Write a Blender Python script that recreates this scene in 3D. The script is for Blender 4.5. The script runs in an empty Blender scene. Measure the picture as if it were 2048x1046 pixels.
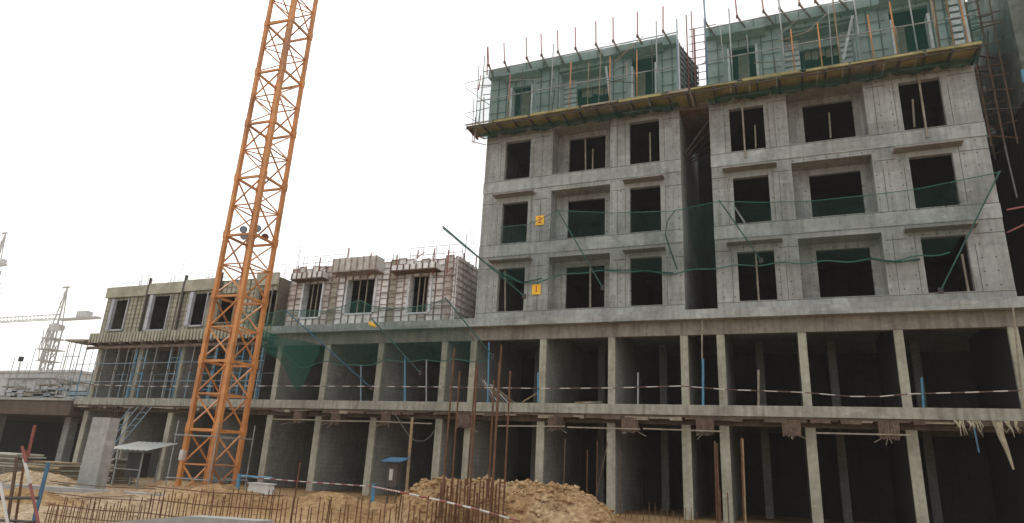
import bpy, math, random
from mathutils import Vector, Matrix
random.seed(7)
R_ = math.radians
sc = bpy.context.scene
COL = sc.collection

# ------------------------------------------------------------------ camera
CAMR = ((0.9266726, 0.06849565, 0.36957575), (0.37254486, -0.29786519, -0.8789122), (0.04988209, 0.9521474, -0.30154121))
CAMP = Vector((0.0, -26.0, 1.46))
FPX = 1305.737
cd = bpy.data.cameras.new("camera")
cam = bpy.data.objects.new("camera", cd)
COL.objects.link(cam)
cam.matrix_world = Matrix.Translation(CAMP) @ Matrix(CAMR).to_4x4()
cd.sensor_width = 36.0
cd.lens = FPX / 2048.0 * 36.0
cd.clip_start = 0.1
cd.clip_end = 3000
sc.camera = cam

# ------------------------------------------------------------------ world, sun, exposure
SUN_EL, SUN_AZ = R_(38), R_(-62)       # azimuth measured from +Y towards +X
w = bpy.data.worlds.new("World")
sc.world = w
w.use_nodes = True
nt = w.node_tree
bg = nt.nodes["Background"]
sky = nt.nodes.new("ShaderNodeTexSky")
sky.sky_type = 'NISHITA'
sky.sun_disc = False
sky.sun_elevation = SUN_EL
sky.sun_rotation = SUN_AZ
sky.dust_density = 6.0
sky.air_density = 1.2
sky.ozone_density = 0.6
hs = nt.nodes.new("ShaderNodeHueSaturation")
hs.inputs['Saturation'].default_value = 0.12
nt.links.new(sky.outputs[0], hs.inputs['Color'])
# overcast veil: an even pale cloud layer mixed over the clear sky, ivory near the horizon
tc = nt.nodes.new("ShaderNodeTexCoord")
sx = nt.nodes.new("ShaderNodeSeparateXYZ")
nt.links.new(tc.outputs['Generated'], sx.inputs[0])
cr = nt.nodes.new("ShaderNodeValToRGB")
cr.color_ramp.elements[0].position = 0.0
cr.color_ramp.elements[0].color = (1.0, 0.98, 0.92, 1)
cr.color_ramp.elements[1].position = 0.3
cr.color_ramp.elements[1].color = (0.96, 0.98, 1.0, 1)
nt.links.new(sx.outputs['Z'], cr.inputs[0])
sc_ = nt.nodes.new("ShaderNodeVectorMath"); sc_.operation = 'SCALE'
sc_.inputs['Scale'].default_value = 9.8
nt.links.new(cr.outputs[0], sc_.inputs[0])
mx = nt.nodes.new("ShaderNodeMix"); mx.data_type = 'RGBA'
mx.inputs['Factor'].default_value = 0.8
nt.links.new(hs.outputs[0], mx.inputs['A'])
nt.links.new(sc_.outputs[0], mx.inputs['B'])
nt.links.new(mx.outputs['Result'], bg.inputs['Color'])
bg.inputs['Strength'].default_value = 0.12
sd = bpy.data.lights.new("sun", 'SUN')
sd.energy = 0.8
sd.angle = R_(15)
sd.color = (1.0, 0.96, 0.90)
sun = bpy.data.objects.new("sun", sd)
COL.objects.link(sun)
sdir = Vector((math.cos(SUN_EL) * math.sin(SUN_AZ), math.cos(SUN_EL) * math.cos(SUN_AZ), math.sin(SUN_EL)))
sun.rotation_euler = sdir.to_track_quat('Z', 'Y').to_euler()
sun.location = (-20, -20, 60)
sc.view_settings.view_transform = 'Standard'
sc.view_settings.look = 'None'
sc.view_settings.exposure = 0.25
sc.view_settings.gamma = 1.0
sc.cycles.max_bounces = 6
sc.cycles.transparent_max_bounces = 16
sc.cycles.volume_bounces = 1

# ------------------------------------------------------------------ pixel -> place helpers (photo pixels, 2048 wide)
def ray(px, py):
    c = (px - 1024.0, -(py - 523.0), -FPX)
    return Vector([sum(CAMR[i][k] * c[k] for k in range(3)) for i in range(3)])
def atY(px, py, y):
    r = ray(px, py); t = (y - CAMP.y) / r.y
    return CAMP + r * t
def FX(px, py, y=0.0):
    p = atY(px, py, y); return p.x, p.z

# ------------------------------------------------------------------ materials
MATS = {}
def new_mat(name):
    m = bpy.data.materials.new(name); m.use_nodes = True
    return m, m.node_tree, m.node_tree.nodes["Principled BSDF"]
def noise(nt, scale, detail=5, rough=0.6, vec=None, w=None):
    n = nt.nodes.new("ShaderNodeTexNoise")
    n.inputs['Scale'].default_value = scale; n.inputs['Detail'].default_value = detail
    n.inputs['Roughness'].default_value = rough
    if vec is not None: nt.links.new(vec, n.inputs['Vector'])
    return n.outputs['Fac']
def mapped(nt, s):
    g = nt.nodes.new("ShaderNodeNewGeometry")
    mp = nt.nodes.new("ShaderNodeMapping"); mp.inputs['Scale'].default_value = s
    nt.links.new(g.outputs['Position'], mp.inputs['Vector'])
    return mp.outputs[0]
def ramp(nt, fac, stops):
    r = nt.nodes.new("ShaderNodeValToRGB")
    els = r.color_ramp.elements
    while len(els) < len(stops): els.new(0.5)
    for e, (p, c) in zip(els, stops): e.position = p; e.color = (*c, 1)
    nt.links.new(fac, r.inputs[0]); return r.outputs[0]
def mix(nt, a, b, fac, mode='MIX'):
    m = nt.nodes.new("ShaderNodeMix"); m.data_type = 'RGBA'; m.blend_type = mode
    for s, v in (('A', a), ('B', b)):
        if isinstance(v, tuple): m.inputs[s].default_value = (*v, 1)
        else: nt.links.new(v, m.inputs[s])
    if isinstance(fac, (int, float)): m.inputs['Factor'].default_value = fac
    else: nt.links.new(fac, m.inputs['Factor'])
    return m.outputs['Result']
def math_(nt, op, a, b=None, c=None):
    n = nt.nodes.new("ShaderNodeMath"); n.operation = op
    for i, v in enumerate((a, b, c)):
        if v is None: continue
        if isinstance(v, (int, float)): n.inputs[i].default_value = v
        else: nt.links.new(v, n.inputs[i])
    return n.outputs[0]
def bump(nt, bsdf, h, strength=0.3, dist=0.02):
    b = nt.nodes.new("ShaderNodeBump"); b.inputs['Strength'].default_value = strength
    b.inputs['Distance'].default_value = dist
    nt.links.new(h, b.inputs['Height']); nt.links.new(b.outputs[0], bsdf.inputs['Normal'])
def scaled(c, k): return tuple(min(1, v * k) for v in c)

def concrete(name, base, dots=False, streak=0.5, courses=False, var=1.0, pours=False):
    m, nt, b = new_mat(name)
    n1 = noise(nt, 0.55, 6, 0.65, mapped(nt, (1, 1, 1)))
    n2 = noise(nt, 5.0, 6, 0.7, mapped(nt, (1, 1, 1)))
    n3 = noise(nt, 1.0, 4, 0.6, mapped(nt, (5.5, 5.5, 0.5)))
    col = ramp(nt, n1, [(0.3, scaled(base, 1 - .3 * var)), (0.5, base), (0.7, scaled(base, 1 + .22 * var))])
    col = mix(nt, col, ramp(nt, n2, [(0.3, (0.55,) * 3), (0.62, (1.05,) * 3)]), 0.55, 'MULTIPLY')
    col = mix(nt, col, ramp(nt, n3, [(0.34, (0.48, 0.45, 0.42)), (0.56, (1.0,) * 3)]), streak, 'MULTIPLY')
    n4 = noise(nt, 1.6, 3, 0.5, mapped(nt, (1, 1, 2.2)))
    col = mix(nt, col, scaled(base, 1.5), ramp(nt, n4, [(0.6, (0, 0, 0)), (0.78, (0.5,) * 3)]))
    if pours:                            # every cast panel set cured to a slightly different tone
        g = nt.nodes.new("ShaderNodeNewGeometry")
        sn = nt.nodes.new("ShaderNodeVectorMath"); sn.operation = 'SNAP'; sn.inputs[1].default_value = (1.23, 50.0, 1.07)
        nt.links.new(g.outputs['Position'], sn.inputs[0])
        wn = nt.nodes.new("ShaderNodeTexWhiteNoise"); wn.noise_dimensions = '3D'
        nt.links.new(sn.outputs[0], wn.inputs['Vector'])
        col = mix(nt, col, ramp(nt, wn.outputs['Value'], [(0.0, (0.80, 0.79, 0.77)), (0.5, (0.97,) * 3), (1.0, (1.08, 1.09, 1.08))]), 0.8, 'MULTIPLY')
        n5 = noise(nt, 3.1, 3, 0.5, mapped(nt, (1.0, 1.0, 0.12)))
        col = mix(nt, col, (0.21, 0.125, 0.07), ramp(nt, n5, [(0.68, (0, 0, 0)), (0.82, (0.45,) * 3)]))
    if dots:
        g = nt.nodes.new("ShaderNodeNewGeometry"); s = nt.nodes.new("ShaderNodeSeparateXYZ")
        nt.links.new(g.outputs['Position'], s.inputs[0])
        fx = math_(nt, 'ABSOLUTE', math_(nt, 'SUBTRACT', math_(nt, 'FRACT', math_(nt, 'MULTIPLY', s.outputs['X'], 1 / 0.41)), 0.5))
        fz = math_(nt, 'ABSOLUTE', math_(nt, 'SUBTRACT', math_(nt, 'FRACT', math_(nt, 'MULTIPLY', s.outputs['Z'], 1 / 0.5)), 0.5))
        d = math_(nt, 'ADD', math_(nt, 'POWER', math_(nt, 'MULTIPLY', fx, 0.41), 2), math_(nt, 'POWER', math_(nt, 'MULTIPLY', fz, 0.5), 2))
        hole = math_(nt, 'LESS_THAN', d, 0.0009)
        keep = math_(nt, 'GREATER_THAN', noise(nt, 1.1, 2, 0.5, mapped(nt, (1, 1, 1))), 0.44)
        col = mix(nt, col, (0.05, 0.048, 0.045), math_(nt, 'MULTIPLY', math_(nt, 'MULTIPLY', hole, keep), 0.85))
        line = math_(nt, 'LESS_THAN', fx, 0.028)
        col = mix(nt, col, scaled(base, 0.5), math_(nt, 'MULTIPLY', line, 0.38))
    if courses:
        g = nt.nodes.new("ShaderNodeNewGeometry"); s = nt.nodes.new("ShaderNodeSeparateXYZ")
        nt.links.new(g.outputs['Position'], s.inputs[0])
        fz = math_(nt, 'FRACT', math_(nt, 'MULTIPLY', s.outputs['Z'], 5.0))
        col = mix(nt, col, scaled(base, 0.62), math_(nt, 'MULTIPLY', math_(nt, 'LESS_THAN', fz, 0.12), 0.5))
    nt.links.new(col, b.inputs['Base Color'])
    b.inputs['Roughness'].default_value = 0.9
    b.inputs['Specular IOR Level'].default_value = 0.2
    bump(nt, b, n2, 0.35, 0.02)
    MATS[name] = m; return m

def plain(name, base, rough=0.6, metal=0.0, var=0.25, dirt=(0.1, 0.08, 0.06), dirt_amt=0.25, scale=6.0, spec=0.4):
    m, nt, b = new_mat(name)
    n1 = noise(nt, scale, 5, 0.65, mapped(nt, (1, 1, 1)))
    n2 = noise(nt, scale * 0.35, 4, 0.6, mapped(nt, (1, 1, 0.6)))
    col = ramp(nt, n1, [(0.3, scaled(base, 1 - var)), (0.7, scaled(base, 1 + var))])
    col = mix(nt, col, dirt, ramp(nt, n2, [(0.48, (0, 0, 0)), (0.72, (dirt_amt * 2,) * 3)]))
    nt.links.new(col, b.inputs['Base Color'])
    b.inputs['Roughness'].default_value = rough; b.inputs['Metallic'].default_value = metal
    b.inputs['Specular IOR Level'].default_value = spec
    MATS[name] = m; return m

def netting(name, base, cover, lo=0.7, hi=1.25):
    m, nt, b = new_mat(name)
    out = nt.nodes["Material Output"]
    tr = nt.nodes.new("ShaderNodeBsdfTransparent")
    df = nt.nodes.new("ShaderNodeBsdfDiffuse"); tl = nt.nodes.new("ShaderNodeBsdfTranslucent")
    n1 = noise(nt, 1.4, 4, 0.6, mapped(nt, (1.0, 1.0, 0.7)))
    n2 = noise(nt, 14.0, 3, 0.7, mapped(nt, (2.0, 2.0, 0.6)))
    col = ramp(nt, n2, [(0.3, scaled(base, 0.75)), (0.7, scaled(base, 1.25))])
    nt.links.new(col, df.inputs[0]); nt.links.new(col, tl.inputs[0])
    ms = nt.nodes.new("ShaderNodeMixShader"); ms.inputs[0].default_value = 0.4
    nt.links.new(df.outputs[0], ms.inputs[1]); nt.links.new(tl.outputs[0], ms.inputs[2])
    fac = math_(nt, 'MULTIPLY', math_(nt, 'ADD', math_(nt, 'MULTIPLY', n1, hi - lo), lo), cover)
    fac = math_(nt, 'MULTIPLY', fac, math_(nt, 'ADD', math_(nt, 'MULTIPLY', n2, 0.8), 0.6))
    fac = math_(nt, 'MINIMUM', fac, 0.97)
    mm = nt.nodes.new("ShaderNodeMixShader")
    nt.links.new(fac, mm.inputs[0]); nt.links.new(tr.outputs[0], mm.inputs[1]); nt.links.new(ms.outputs[0], mm.inputs[2])
    nt.links.new(mm.outputs[0], out.inputs['Surface'])
    MATS[name] = m; return m

concrete('facade_concrete', (0.338, 0.348, 0.335), dots=True, streak=0.42, var=0.9, pours=True)
concrete('band_concrete', (0.355, 0.37, 0.358), streak=0.4, var=1.0, pours=True)
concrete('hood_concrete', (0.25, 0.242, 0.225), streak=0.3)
concrete('column_concrete', (0.38, 0.368, 0.295), streak=0.4)
concrete('slab_concrete', (0.34, 0.33, 0.28), streak=0.6)
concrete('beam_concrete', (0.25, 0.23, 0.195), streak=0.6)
concrete('inner_concrete', (0.29, 0.288, 0.275), courses=True, streak=0.3)
concrete('shaded_concrete', (0.034, 0.034, 0.035), streak=0.3)  # interior darkness is put into this near-black concrete colour
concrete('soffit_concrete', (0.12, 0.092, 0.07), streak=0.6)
concrete('pale_concrete', (0.36, 0.36, 0.34), streak=0.25, var=0.6)
plain('seam', (0.07, 0.065, 0.06), 0.95)
plain('deep_shade', (0.016, 0.016, 0.018), 0.8, var=0.4, dirt_amt=0.05)  # near-black colour that paints in the shade of unlit walls
plain('orange', (0.56, 0.235, 0.07), 0.5, var=0.2, dirt=(0.20, 0.075, 0.035), dirt_amt=0.42, scale=2.2)
plain('rust', (0.125, 0.06, 0.032), 0.9, var=0.4, dirt=(0.08, 0.03, 0.015), dirt_amt=0.3, scale=5)
plain('rebar_dark', (0.12, 0.075, 0.05), 0.9, var=0.3)
plain('red', (0.24, 0.065, 0.055), 0.6, dirt_amt=0.2)
plain('pole_red', (0.36, 0.13, 0.12), 0.6, dirt_amt=0.1)
plain('blue', (0.05, 0.15, 0.26), 0.5, dirt_amt=0.2)
plain('bright_blue', (0.07, 0.23, 0.37), 0.5, dirt_amt=0.15)
plain('galv', (0.27, 0.29, 0.29), 0.5, 0.2, dirt=(0.16, 0.11, 0.07), dirt_amt=0.3)
plain('galv_blue', (0.17, 0.25, 0.31), 0.5, 0.2, dirt=(0.16, 0.11, 0.07), dirt_amt=0.25)
plain('teal_pole', (0.05, 0.15, 0.15), 0.6)
plain('dark_steel', (0.06, 0.055, 0.05), 0.7, dirt=(0.12, 0.06, 0.03))
plain('timber', (0.30, 0.21, 0.12), 0.85, var=0.3, dirt_amt=0.3)
plain('grey_timber', (0.27, 0.235, 0.18), 0.9, var=0.3)
plain('old_form', (0.14, 0.095, 0.07), 0.95, var=0.5, dirt=(0.05, 0.035, 0.03), dirt_amt=0.4)
plain('plywood', (0.31, 0.27, 0.115), 0.8, var=0.35, dirt=(0.13, 0.12, 0.05), dirt_amt=0.4, scale=2.5)
plain('beige_panel', (0.36, 0.34, 0.265), 0.75, var=0.2, dirt=(0.15, 0.12, 0.08), dirt_amt=0.35, scale=2.5)
plain('beige_rib', (0.19, 0.17, 0.125), 0.85, var=0.3)
plain('white_panel', (0.78, 0.77, 0.76), 0.6, 0.0, var=0.2, dirt=(0.30, 0.21, 0.17), dirt_amt=0.35, scale=2.5)
plain('panel_rib', (0.34, 0.275, 0.255), 0.8, var=0.4)
plain('grey_panel', (0.33, 0.40, 0.385), 0.6, var=0.16, dirt=(0.18, 0.19, 0.17), dirt_amt=0.35, scale=2.0)
plain('grey_rib', (0.13, 0.15, 0.145), 0.8)
plain('white_trim', (0.62, 0.64, 0.66), 0.5, dirt_amt=0.2)
plain('lilac_trim', (0.40, 0.41, 0.45), 0.5, dirt_amt=0.2)
plain('white_paint', (0.55, 0.53, 0.49), 0.6, var=0.08, dirt_amt=0.2)
plain('black', (0.02, 0.02, 0.022), 0.6)
plain('sign_yellow', (0.85, 0.50, 0.03), 0.5, var=0.08, dirt_amt=0.05)
plain('sign_red', (0.55, 0.05, 0.02), 0.5, var=0.05, dirt_amt=0.02)
plain('canopy_board', (0.52, 0.50, 0.46), 0.8, dirt=(0.25, 0.15, 0.10))
plain('rail_dark', (0.12, 0.06, 0.055), 0.7)
plain('tank_white', (0.75, 0.76, 0.74), 0.6, var=0.08, dirt_amt=0.1)
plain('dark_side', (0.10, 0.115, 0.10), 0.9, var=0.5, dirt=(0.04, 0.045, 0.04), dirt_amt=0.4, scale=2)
plain('worn_panel', (0.52, 0.47, 0.44), 0.7, var=0.3, dirt=(0.25, 0.17, 0.13), dirt_amt=0.5, scale=3)
plain('worn_rib', (0.22, 0.15, 0.135), 0.8, var=0.3)
plain('cloth', (0.35, 0.31, 0.22), 0.95, var=0.3)
plain('sheet_metal', (0.20, 0.215, 0.205), 0.5, 0.2, var=0.25, dirt=(0.3, 0.22, 0.14), dirt_amt=0.3)
plain('far_grey', (0.42, 0.42, 0.42), 0.9)
plain('far_blue', (0.25, 0.33, 0.42), 0.8)
plain('far_crane', (0.30, 0.285, 0.265), 0.7)
plain('cable', (0.10, 0.10, 0.095), 0.8)
netting('net_facade', (0.035, 0.15, 0.12), 0.31, 0.4, 1.6)
netting('net_thin', (0.06, 0.18, 0.155), 0.16, 0.2, 1.8)
netting('net_mid', (0.045, 0.165, 0.135), 0.31, 0.1, 1.9)
netting('net_dense', (0.03, 0.13, 0.10), 0.72, 0.5, 1.3)
plain('net_rope', (0.025, 0.14, 0.11), 0.8)

# soil
def soil(name, c0, c1, c2, orange=None):
    m, nt, b = new_mat(name)
    n1 = noise(nt, 0.5, 6, 0.65, mapped(nt, (1, 1, 1)))
    n2 = noise(nt, 7.0, 8, 0.75, mapped(nt, (1, 1, 1)))
    v = nt.nodes.new("ShaderNodeTexVoronoi"); v.inputs['Scale'].default_value = 9.0
    nt.links.new(mapped(nt, (1, 1, 1)), v.inputs['Vector'])
    col = ramp(nt, n1, [(0.35, c0), (0.52, c1), (0.68, c2)])
    col = mix(nt, col, ramp(nt, n2, [(0.36, (0.42, 0.36, 0.30)), (0.58, (1.12,) * 3)]), 0.8, 'MULTIPLY')
    col = mix(nt, col, ramp(nt, v.outputs['Distance'], [(0.0, (1.35, 1.3, 1.2)), (0.25, (1.0,) * 3), (0.7, (0.72, 0.68, 0.62))]), 0.55, 'MULTIPLY')
    if orange:                           # the dug clay right of the pillar is browner than the sand on the left
        g = nt.nodes.new("ShaderNodeNewGeometry"); s = nt.nodes.new("ShaderNodeSeparateXYZ")
        nt.links.new(g.outputs['Position'], s.inputs[0])
        f = math_(nt, 'ADD', s.outputs['X'], math_(nt, 'MULTIPLY', s.outputs['Y'], 1.2))
        f = math_(nt, 'ADD', math_(nt, 'ADD', f, 28.6), math_(nt, 'MULTIPLY', n1, 4.0))
        f = math_(nt, 'MINIMUM', math_(nt, 'MAXIMUM', math_(nt, 'MULTIPLY', f, 0.6), 0.0), 1.0)
        col = mix(nt, col, mix(nt, col, orange, 1.0, 'MULTIPLY'), f)
    nt.links.new(col, b.inputs['Base Color'])
    b.inputs['Roughness'].default_value = 1.0; b.inputs['Specular IOR Level'].default_value = 0.1
    bump(nt, b, n2, 0.7, 0.06)
    MATS[name] = m
soil('soil', (0.33, 0.225, 0.14), (0.46, 0.35, 0.225), (0.56, 0.46, 0.33), orange=(0.90, 0.77, 0.60))
soil('mound_soil', (0.30, 0.19, 0.095), (0.43, 0.285, 0.15), (0.54, 0.40, 0.245))

# ------------------------------------------------------------------ mesh builder
class MB:
    def __init__(s): s.v = []; s.f = []; s.m = []
    def face(s, pts, mi=0):
        i = len(s.v); s.v += [tuple(p) for p in pts]; s.f.append(tuple(range(i, i + len(pts)))); s.m.append(mi); return s
    def hexa(s, c, mi=0):
        i = len(s.v); s.v += [tuple(p) for p in c]
        for q in ((0, 3, 2, 1), (4, 5, 6, 7), (0, 1, 5, 4), (1, 2, 6, 5), (2, 3, 7, 6), (3, 0, 4, 7)):
            s.f.append(tuple(i + k for k in q)); s.m.append(mi)
        return s
    def box(s, x0, x1, y0, y1, z0, z1, mi=0):
        return s.hexa([(x0, y0, z0), (x1, y0, z0), (x1, y1, z0), (x0, y1, z0), (x0, y0, z1), (x1, y0, z1), (x1, y1, z1), (x0, y1, z1)], mi)
    def bar(s, p, q, a, b=None, mi=0, up=None):
        p = Vector(p); q = Vector(q); b = b or a
        d = (q - p).normalized()
        u = Vector(up) if up else (Vector((0, 0, 1)) if abs(d.z) < 0.9 else Vector((0, 1, 0)))
        x = d.cross(u).normalized() * a / 2; y = x.normalized().cross(d).normalized() * b / 2
        return s.hexa([p - x - y, p + x - y, p + x + y, p - x + y, q - x - y, q + x - y, q + x + y, q - x + y], mi)
    def tube(s, pts, r, n=6, mi=0, r2=None):
        pts = [Vector(p) for p in pts]; rings = []
        for k, p in enumerate(pts):
            d = (pts[min(k + 1, len(pts) - 1)] - pts[max(k - 1, 0)]).normalized()
            u = Vector((0, 0, 1)) if abs(d.z) < 0.9 else Vector((0, 1, 0))
            x = d.cross(u).normalized(); y = x.cross(d).normalized()
            rr = r if r2 is None else r + (r2 - r) * k / max(1, len(pts) - 1)
            i = len(s.v)
            for j in range(n):
                a = 2 * math.pi * j / n
                s.v.append(tuple(p + (x * math.cos(a) + y * math.sin(a)) * rr))
            rings.append(i)
        for k in range(len(rings) - 1):
            for j in range(n):
                s.f.append((rings[k] + j, rings[k] + (j + 1) % n, rings[k + 1] + (j + 1) % n, rings[k + 1] + j)); s.m.append(mi)
        s.f.append(tuple(rings[0] + j for j in reversed(range(n)))); s.m.append(mi)
        s.f.append(tuple(rings[-1] + j for j in range(n))); s.m.append(mi)
        return s
    def build(s, name, mats, parent=None, origin=None, smooth=False):
        if isinstance(mats, str): mats = [mats]
        if parent is not None and origin is None: org = WLOC[parent]
        elif origin is not None: org = Vector(origin)
        else:
            xs = [v[0] for v in s.v]; ys = [v[1] for v in s.v]; zs = [v[2] for v in s.v]
            org = Vector(((min(xs) + max(xs)) / 2, (min(ys) + max(ys)) / 2, min(zs)))
        me = bpy.data.meshes.new(name)
        me.from_pydata([(v[0] - org.x, v[1] - org.y, v[2] - org.z) for v in s.v], [], s.f)
        for mt in mats: me.materials.append(MATS[mt])
        me.polygons.foreach_set('material_index', s.m)
        if smooth: me.polygons.foreach_set('use_smooth', [True] * len(s.f))
        me.update()
        o = bpy.data.objects.new(name, me); COL.objects.link(o)
        if parent is not None: o.parent = parent; WLOC[o] = WLOC[parent]
        else: o.location = org; WLOC[o] = org
        return o
class _W(dict):
    def __setitem__(s, k, v): dict.__setitem__(s, k.name, v)
    def __getitem__(s, k): return dict.__getitem__(s, k.name)
WLOC = _W()
def tag(o, label, cat, group=None, kind=None):
    if label: o['label'] = label
    if cat: o['category'] = cat
    if group: o['group'] = group
    if kind: o['kind'] = kind
    return o
def thing(name, loc, label, cat, group=None):
    o = bpy.data.objects.new(name, None); COL.objects.link(o); o.location = loc; o.empty_display_size = 0.2
    WLOC[o] = Vector(loc); return tag(o, label, cat, group)
def copy_tree(o, parent=None):
    c = o.copy(); COL.objects.link(c)
    if parent: c.parent = parent
    for ch in list(o.children): copy_tree(ch, c)
    return c
ORD = ['leftmost', 'second', 'third', 'fourth', 'fifth', 'sixth', 'seventh', 'eighth', 'ninth', 'tenth', 'eleventh', 'twelfth', 'thirteenth', 'fourteenth', 'fifteenth', 'sixteenth', 'seventeenth', 'eighteenth', 'nineteenth', 'twentieth', 'twenty-first', 'twenty-second', 'twenty-third', 'twenty-fourth', 'twenty-fifth', 'twenty-sixth']
def nth(i, n, noun):
    if n == 1: return noun
    if i == 0: return 'leftmost ' + noun
    if i == n - 1: return 'rightmost ' + noun
    return '%s %s from the left' % (ORD[i], noun)

def wall(mb, x0, x1, z0, z1, y0, y1, holes, mi=0, rmi=None):
    """Upright slab between y0 (front) and y1 with rectangular openings (xa, xb, za, zb)."""
    rmi = mi if rmi is None else rmi
    xs = sorted({x0, x1, *[h[0] for h in holes], *[h[1] for h in holes]})
    zs = sorted({z0, z1, *[h[2] for h in holes], *[h[3] for h in holes]})
    xs = [x for x in xs if x0 <= x <= x1]; zs = [z for z in zs if z0 <= z <= z1]
    def is_hole(i, k):
        if i < 0 or k < 0 or i >= len(xs) - 1 or k >= len(zs) - 1: return None
        cx = (xs[i] + xs[i + 1]) / 2; cz = (zs[k] + zs[k + 1]) / 2
        return any(h[0] < cx < h[1] and h[2] < cz < h[3] for h in holes)
    for i in range(len(xs) - 1):
        for k in range(len(zs) - 1):
            if is_hole(i, k): continue
            a, b, c, d = xs[i], xs[i + 1], zs[k], zs[k + 1]
            mb.face([(a, y0, c), (b, y0, c), (b, y0, d), (a, y0, d)], mi)
            mb.face([(b, y1, c), (a, y1, c), (a, y1, d), (b, y1, d)], mi)
            for (di, dk, pts) in ((-1, 0, [(a, y1, c), (a, y0, c), (a, y0, d), (a, y1, d)]), (1, 0, [(b, y0, c), (b, y1, c), (b, y1, d), (b, y0, d)]),
                                  (0, -1, [(a, y1, c), (b, y1, c), (b, y0, c), (a, y0, c)]), (0, 1, [(a, y0, d), (b, y0, d), (b, y1, d), (a, y1, d)])):
                h = is_hole(i + di, k + dk)
                if h is not False: mb.face(pts, rmi if h else mi)
    return mb

# ================================================================== SETTING: ground
def fbm(x, y, seed=0.0):
    from mathutils import noise as N
    return N.fractal(Vector((x, y, seed)), 0.9, 2.1, 5)
def ground_z(x, y):
    if y > -0.6: return 0.0
    f = min(1.0, (-0.6 - y) / 1.5)
    z = 0.06 * fbm(x * 0.5, y * 0.5) + 0.035 * fbm(x * 2.3, y * 2.3, 3)
    # low soil berm across the middle left
    t = (y + 9.5 + 0.10 * (x + 15)) / 2.0
    bx = 1 / (1 + math.exp(-(x + 20.2) * 2.2)) * (1 / (1 + math.exp((x + 7.5) * 1.2)))
    z += 0.30 * math.exp(-t * t) * bx * (1 + 0.5 * fbm(x, y, 9))
    t2 = (y + 15.5) / 2.5
    z -= 0.18 * (1 / (1 + math.exp(t2 * 3)))
    return z * f
def build_ground():
    xs = [-600, -300, -150, -90, -60] + [-46 + 0.22 * i for i in range(int(60 / 0.22))] + [16, 25, 60, 200, 500]
    ys = [-80, -50, -35, -27] + [-25 + 0.16 * i for i in range(int(25.2 / 0.16))] + [1, 12, 40, 100, 250, 700]
    mb = MB(); nx = len(xs)
    for y in ys:
        for x in xs:
            fine = -46 <= x <= 14 and -25 <= y <= 0
            mb.v.append((x, y, ground_z(x, y) if fine else (0.0 if y > -0.6 else -0.05)))
    for j in range(len(ys) - 1):
        for i in range(nx - 1):
            mb.f.append((j * nx + i, j * nx + i + 1, (j + 1) * nx + i + 1, (j + 1) * nx + i)); mb.m.append(0)
    o = mb.build('ground', 'soil', origin=(0, 0, 0), smooth=True); o['kind'] = 'structure'
build_ground()

# ================================================================== PODIUM
FZ1, FZT = 3.68, 4.06          # first-floor slab
LZ0, LZ1 = 7.36, 7.73          # ledge slab
CX = [-36.6, -33.3, -30.1, -26.7, -23.42, -20.5, -17.43, -14.03, -12.6, -9.3, -6.35, -3.46, -2.08, 0.84, 3.95, 7.28, 10.9]
pod = thing('podium_building', (-15, 4, 0), 'two storey bare concrete podium with open bays along the whole street side', 'building')
XL, XR = -37.2, 13.0
mb = MB().box(XL, XR, -0.40, 9.0, FZ1, FZT); mb.build('floor_slab', 'slab_concrete', pod)
mb = MB()
mb.box(-23.9, XR, -0.36, 0.30, LZ0, LZ1); mb.build('ledge', 'band_concrete', pod)
MB().box(XL, XR, 0.31, 9.0, LZ0 + .03, LZ1 - .03).build('roof_slab', 'inner_concrete', pod)
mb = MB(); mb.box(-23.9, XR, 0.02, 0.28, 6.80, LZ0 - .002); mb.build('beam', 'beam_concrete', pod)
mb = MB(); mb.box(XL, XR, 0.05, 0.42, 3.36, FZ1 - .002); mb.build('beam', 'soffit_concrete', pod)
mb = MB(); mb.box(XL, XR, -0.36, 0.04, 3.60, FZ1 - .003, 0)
rx = random.Random(3)
x = XL
while x < XR - .3:                      # ragged timber and mortar left under the slab edge
    L = rx.uniform(.15, .9); d = rx.uniform(.01, .14)
    mb.box(x, x + L, -0.38 + rx.uniform(0, .05), -0.02 - rx.uniform(0, .1), 3.60 - d, 3.602, rx.choice([0, 0, 1, 2])); x += L * rx.uniform(.8, 1.3)
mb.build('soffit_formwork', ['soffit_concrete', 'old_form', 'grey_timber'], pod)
for cx in CX:
    if cx < XL: continue
    wd = 0.34
    j = rx.uniform(-.02, .02)
    c = MB()
    c.box(cx - wd / 2, cx + wd / 2, 0.06, 0.20, -0.05, 3.359)
    c.build('column', 'column_concrete', pod)
    wu = 0.29
    c = MB(); c.box(cx - wu / 2 + j, cx + wu / 2 + j, 0.05, 0.18, FZT, 6.798 if cx > -24 else 7.38)
    c.build('column', 'column_concrete', pod)
    for (a, b) in ((0.0, FZ1 - .002), (FZT, LZ0 + .028)):
        MB().box(cx - 0.12, cx + 0.12, 0.205, 5.2 if cx > 0 else 5.8, a, b).build('party_wall', 'inner_concrete' if cx < 3 else 'deep_shade', pod)  # right-hand party walls have their shade painted in as near-black
    if -24 < cx < 10:                    # an inner column part way down each bay
        for (a, b) in ((0.0, FZ1 - .002), (FZT, LZ0 + .028)):
            MB().box(cx + 1.1, cx + 1.42, 5.0, 5.35, a, b).build('inner_column', 'inner_concrete', pod)
MB().box(XL, XR, 8.0, 8.3, 0, FZ1 - .002).build('rear_wall', 'shaded_concrete', pod)
MB().box(XL, XR, 8.0, 8.3, FZT, LZ0 + .028).build('rear_wall', 'shaded_concrete', pod)
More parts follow.
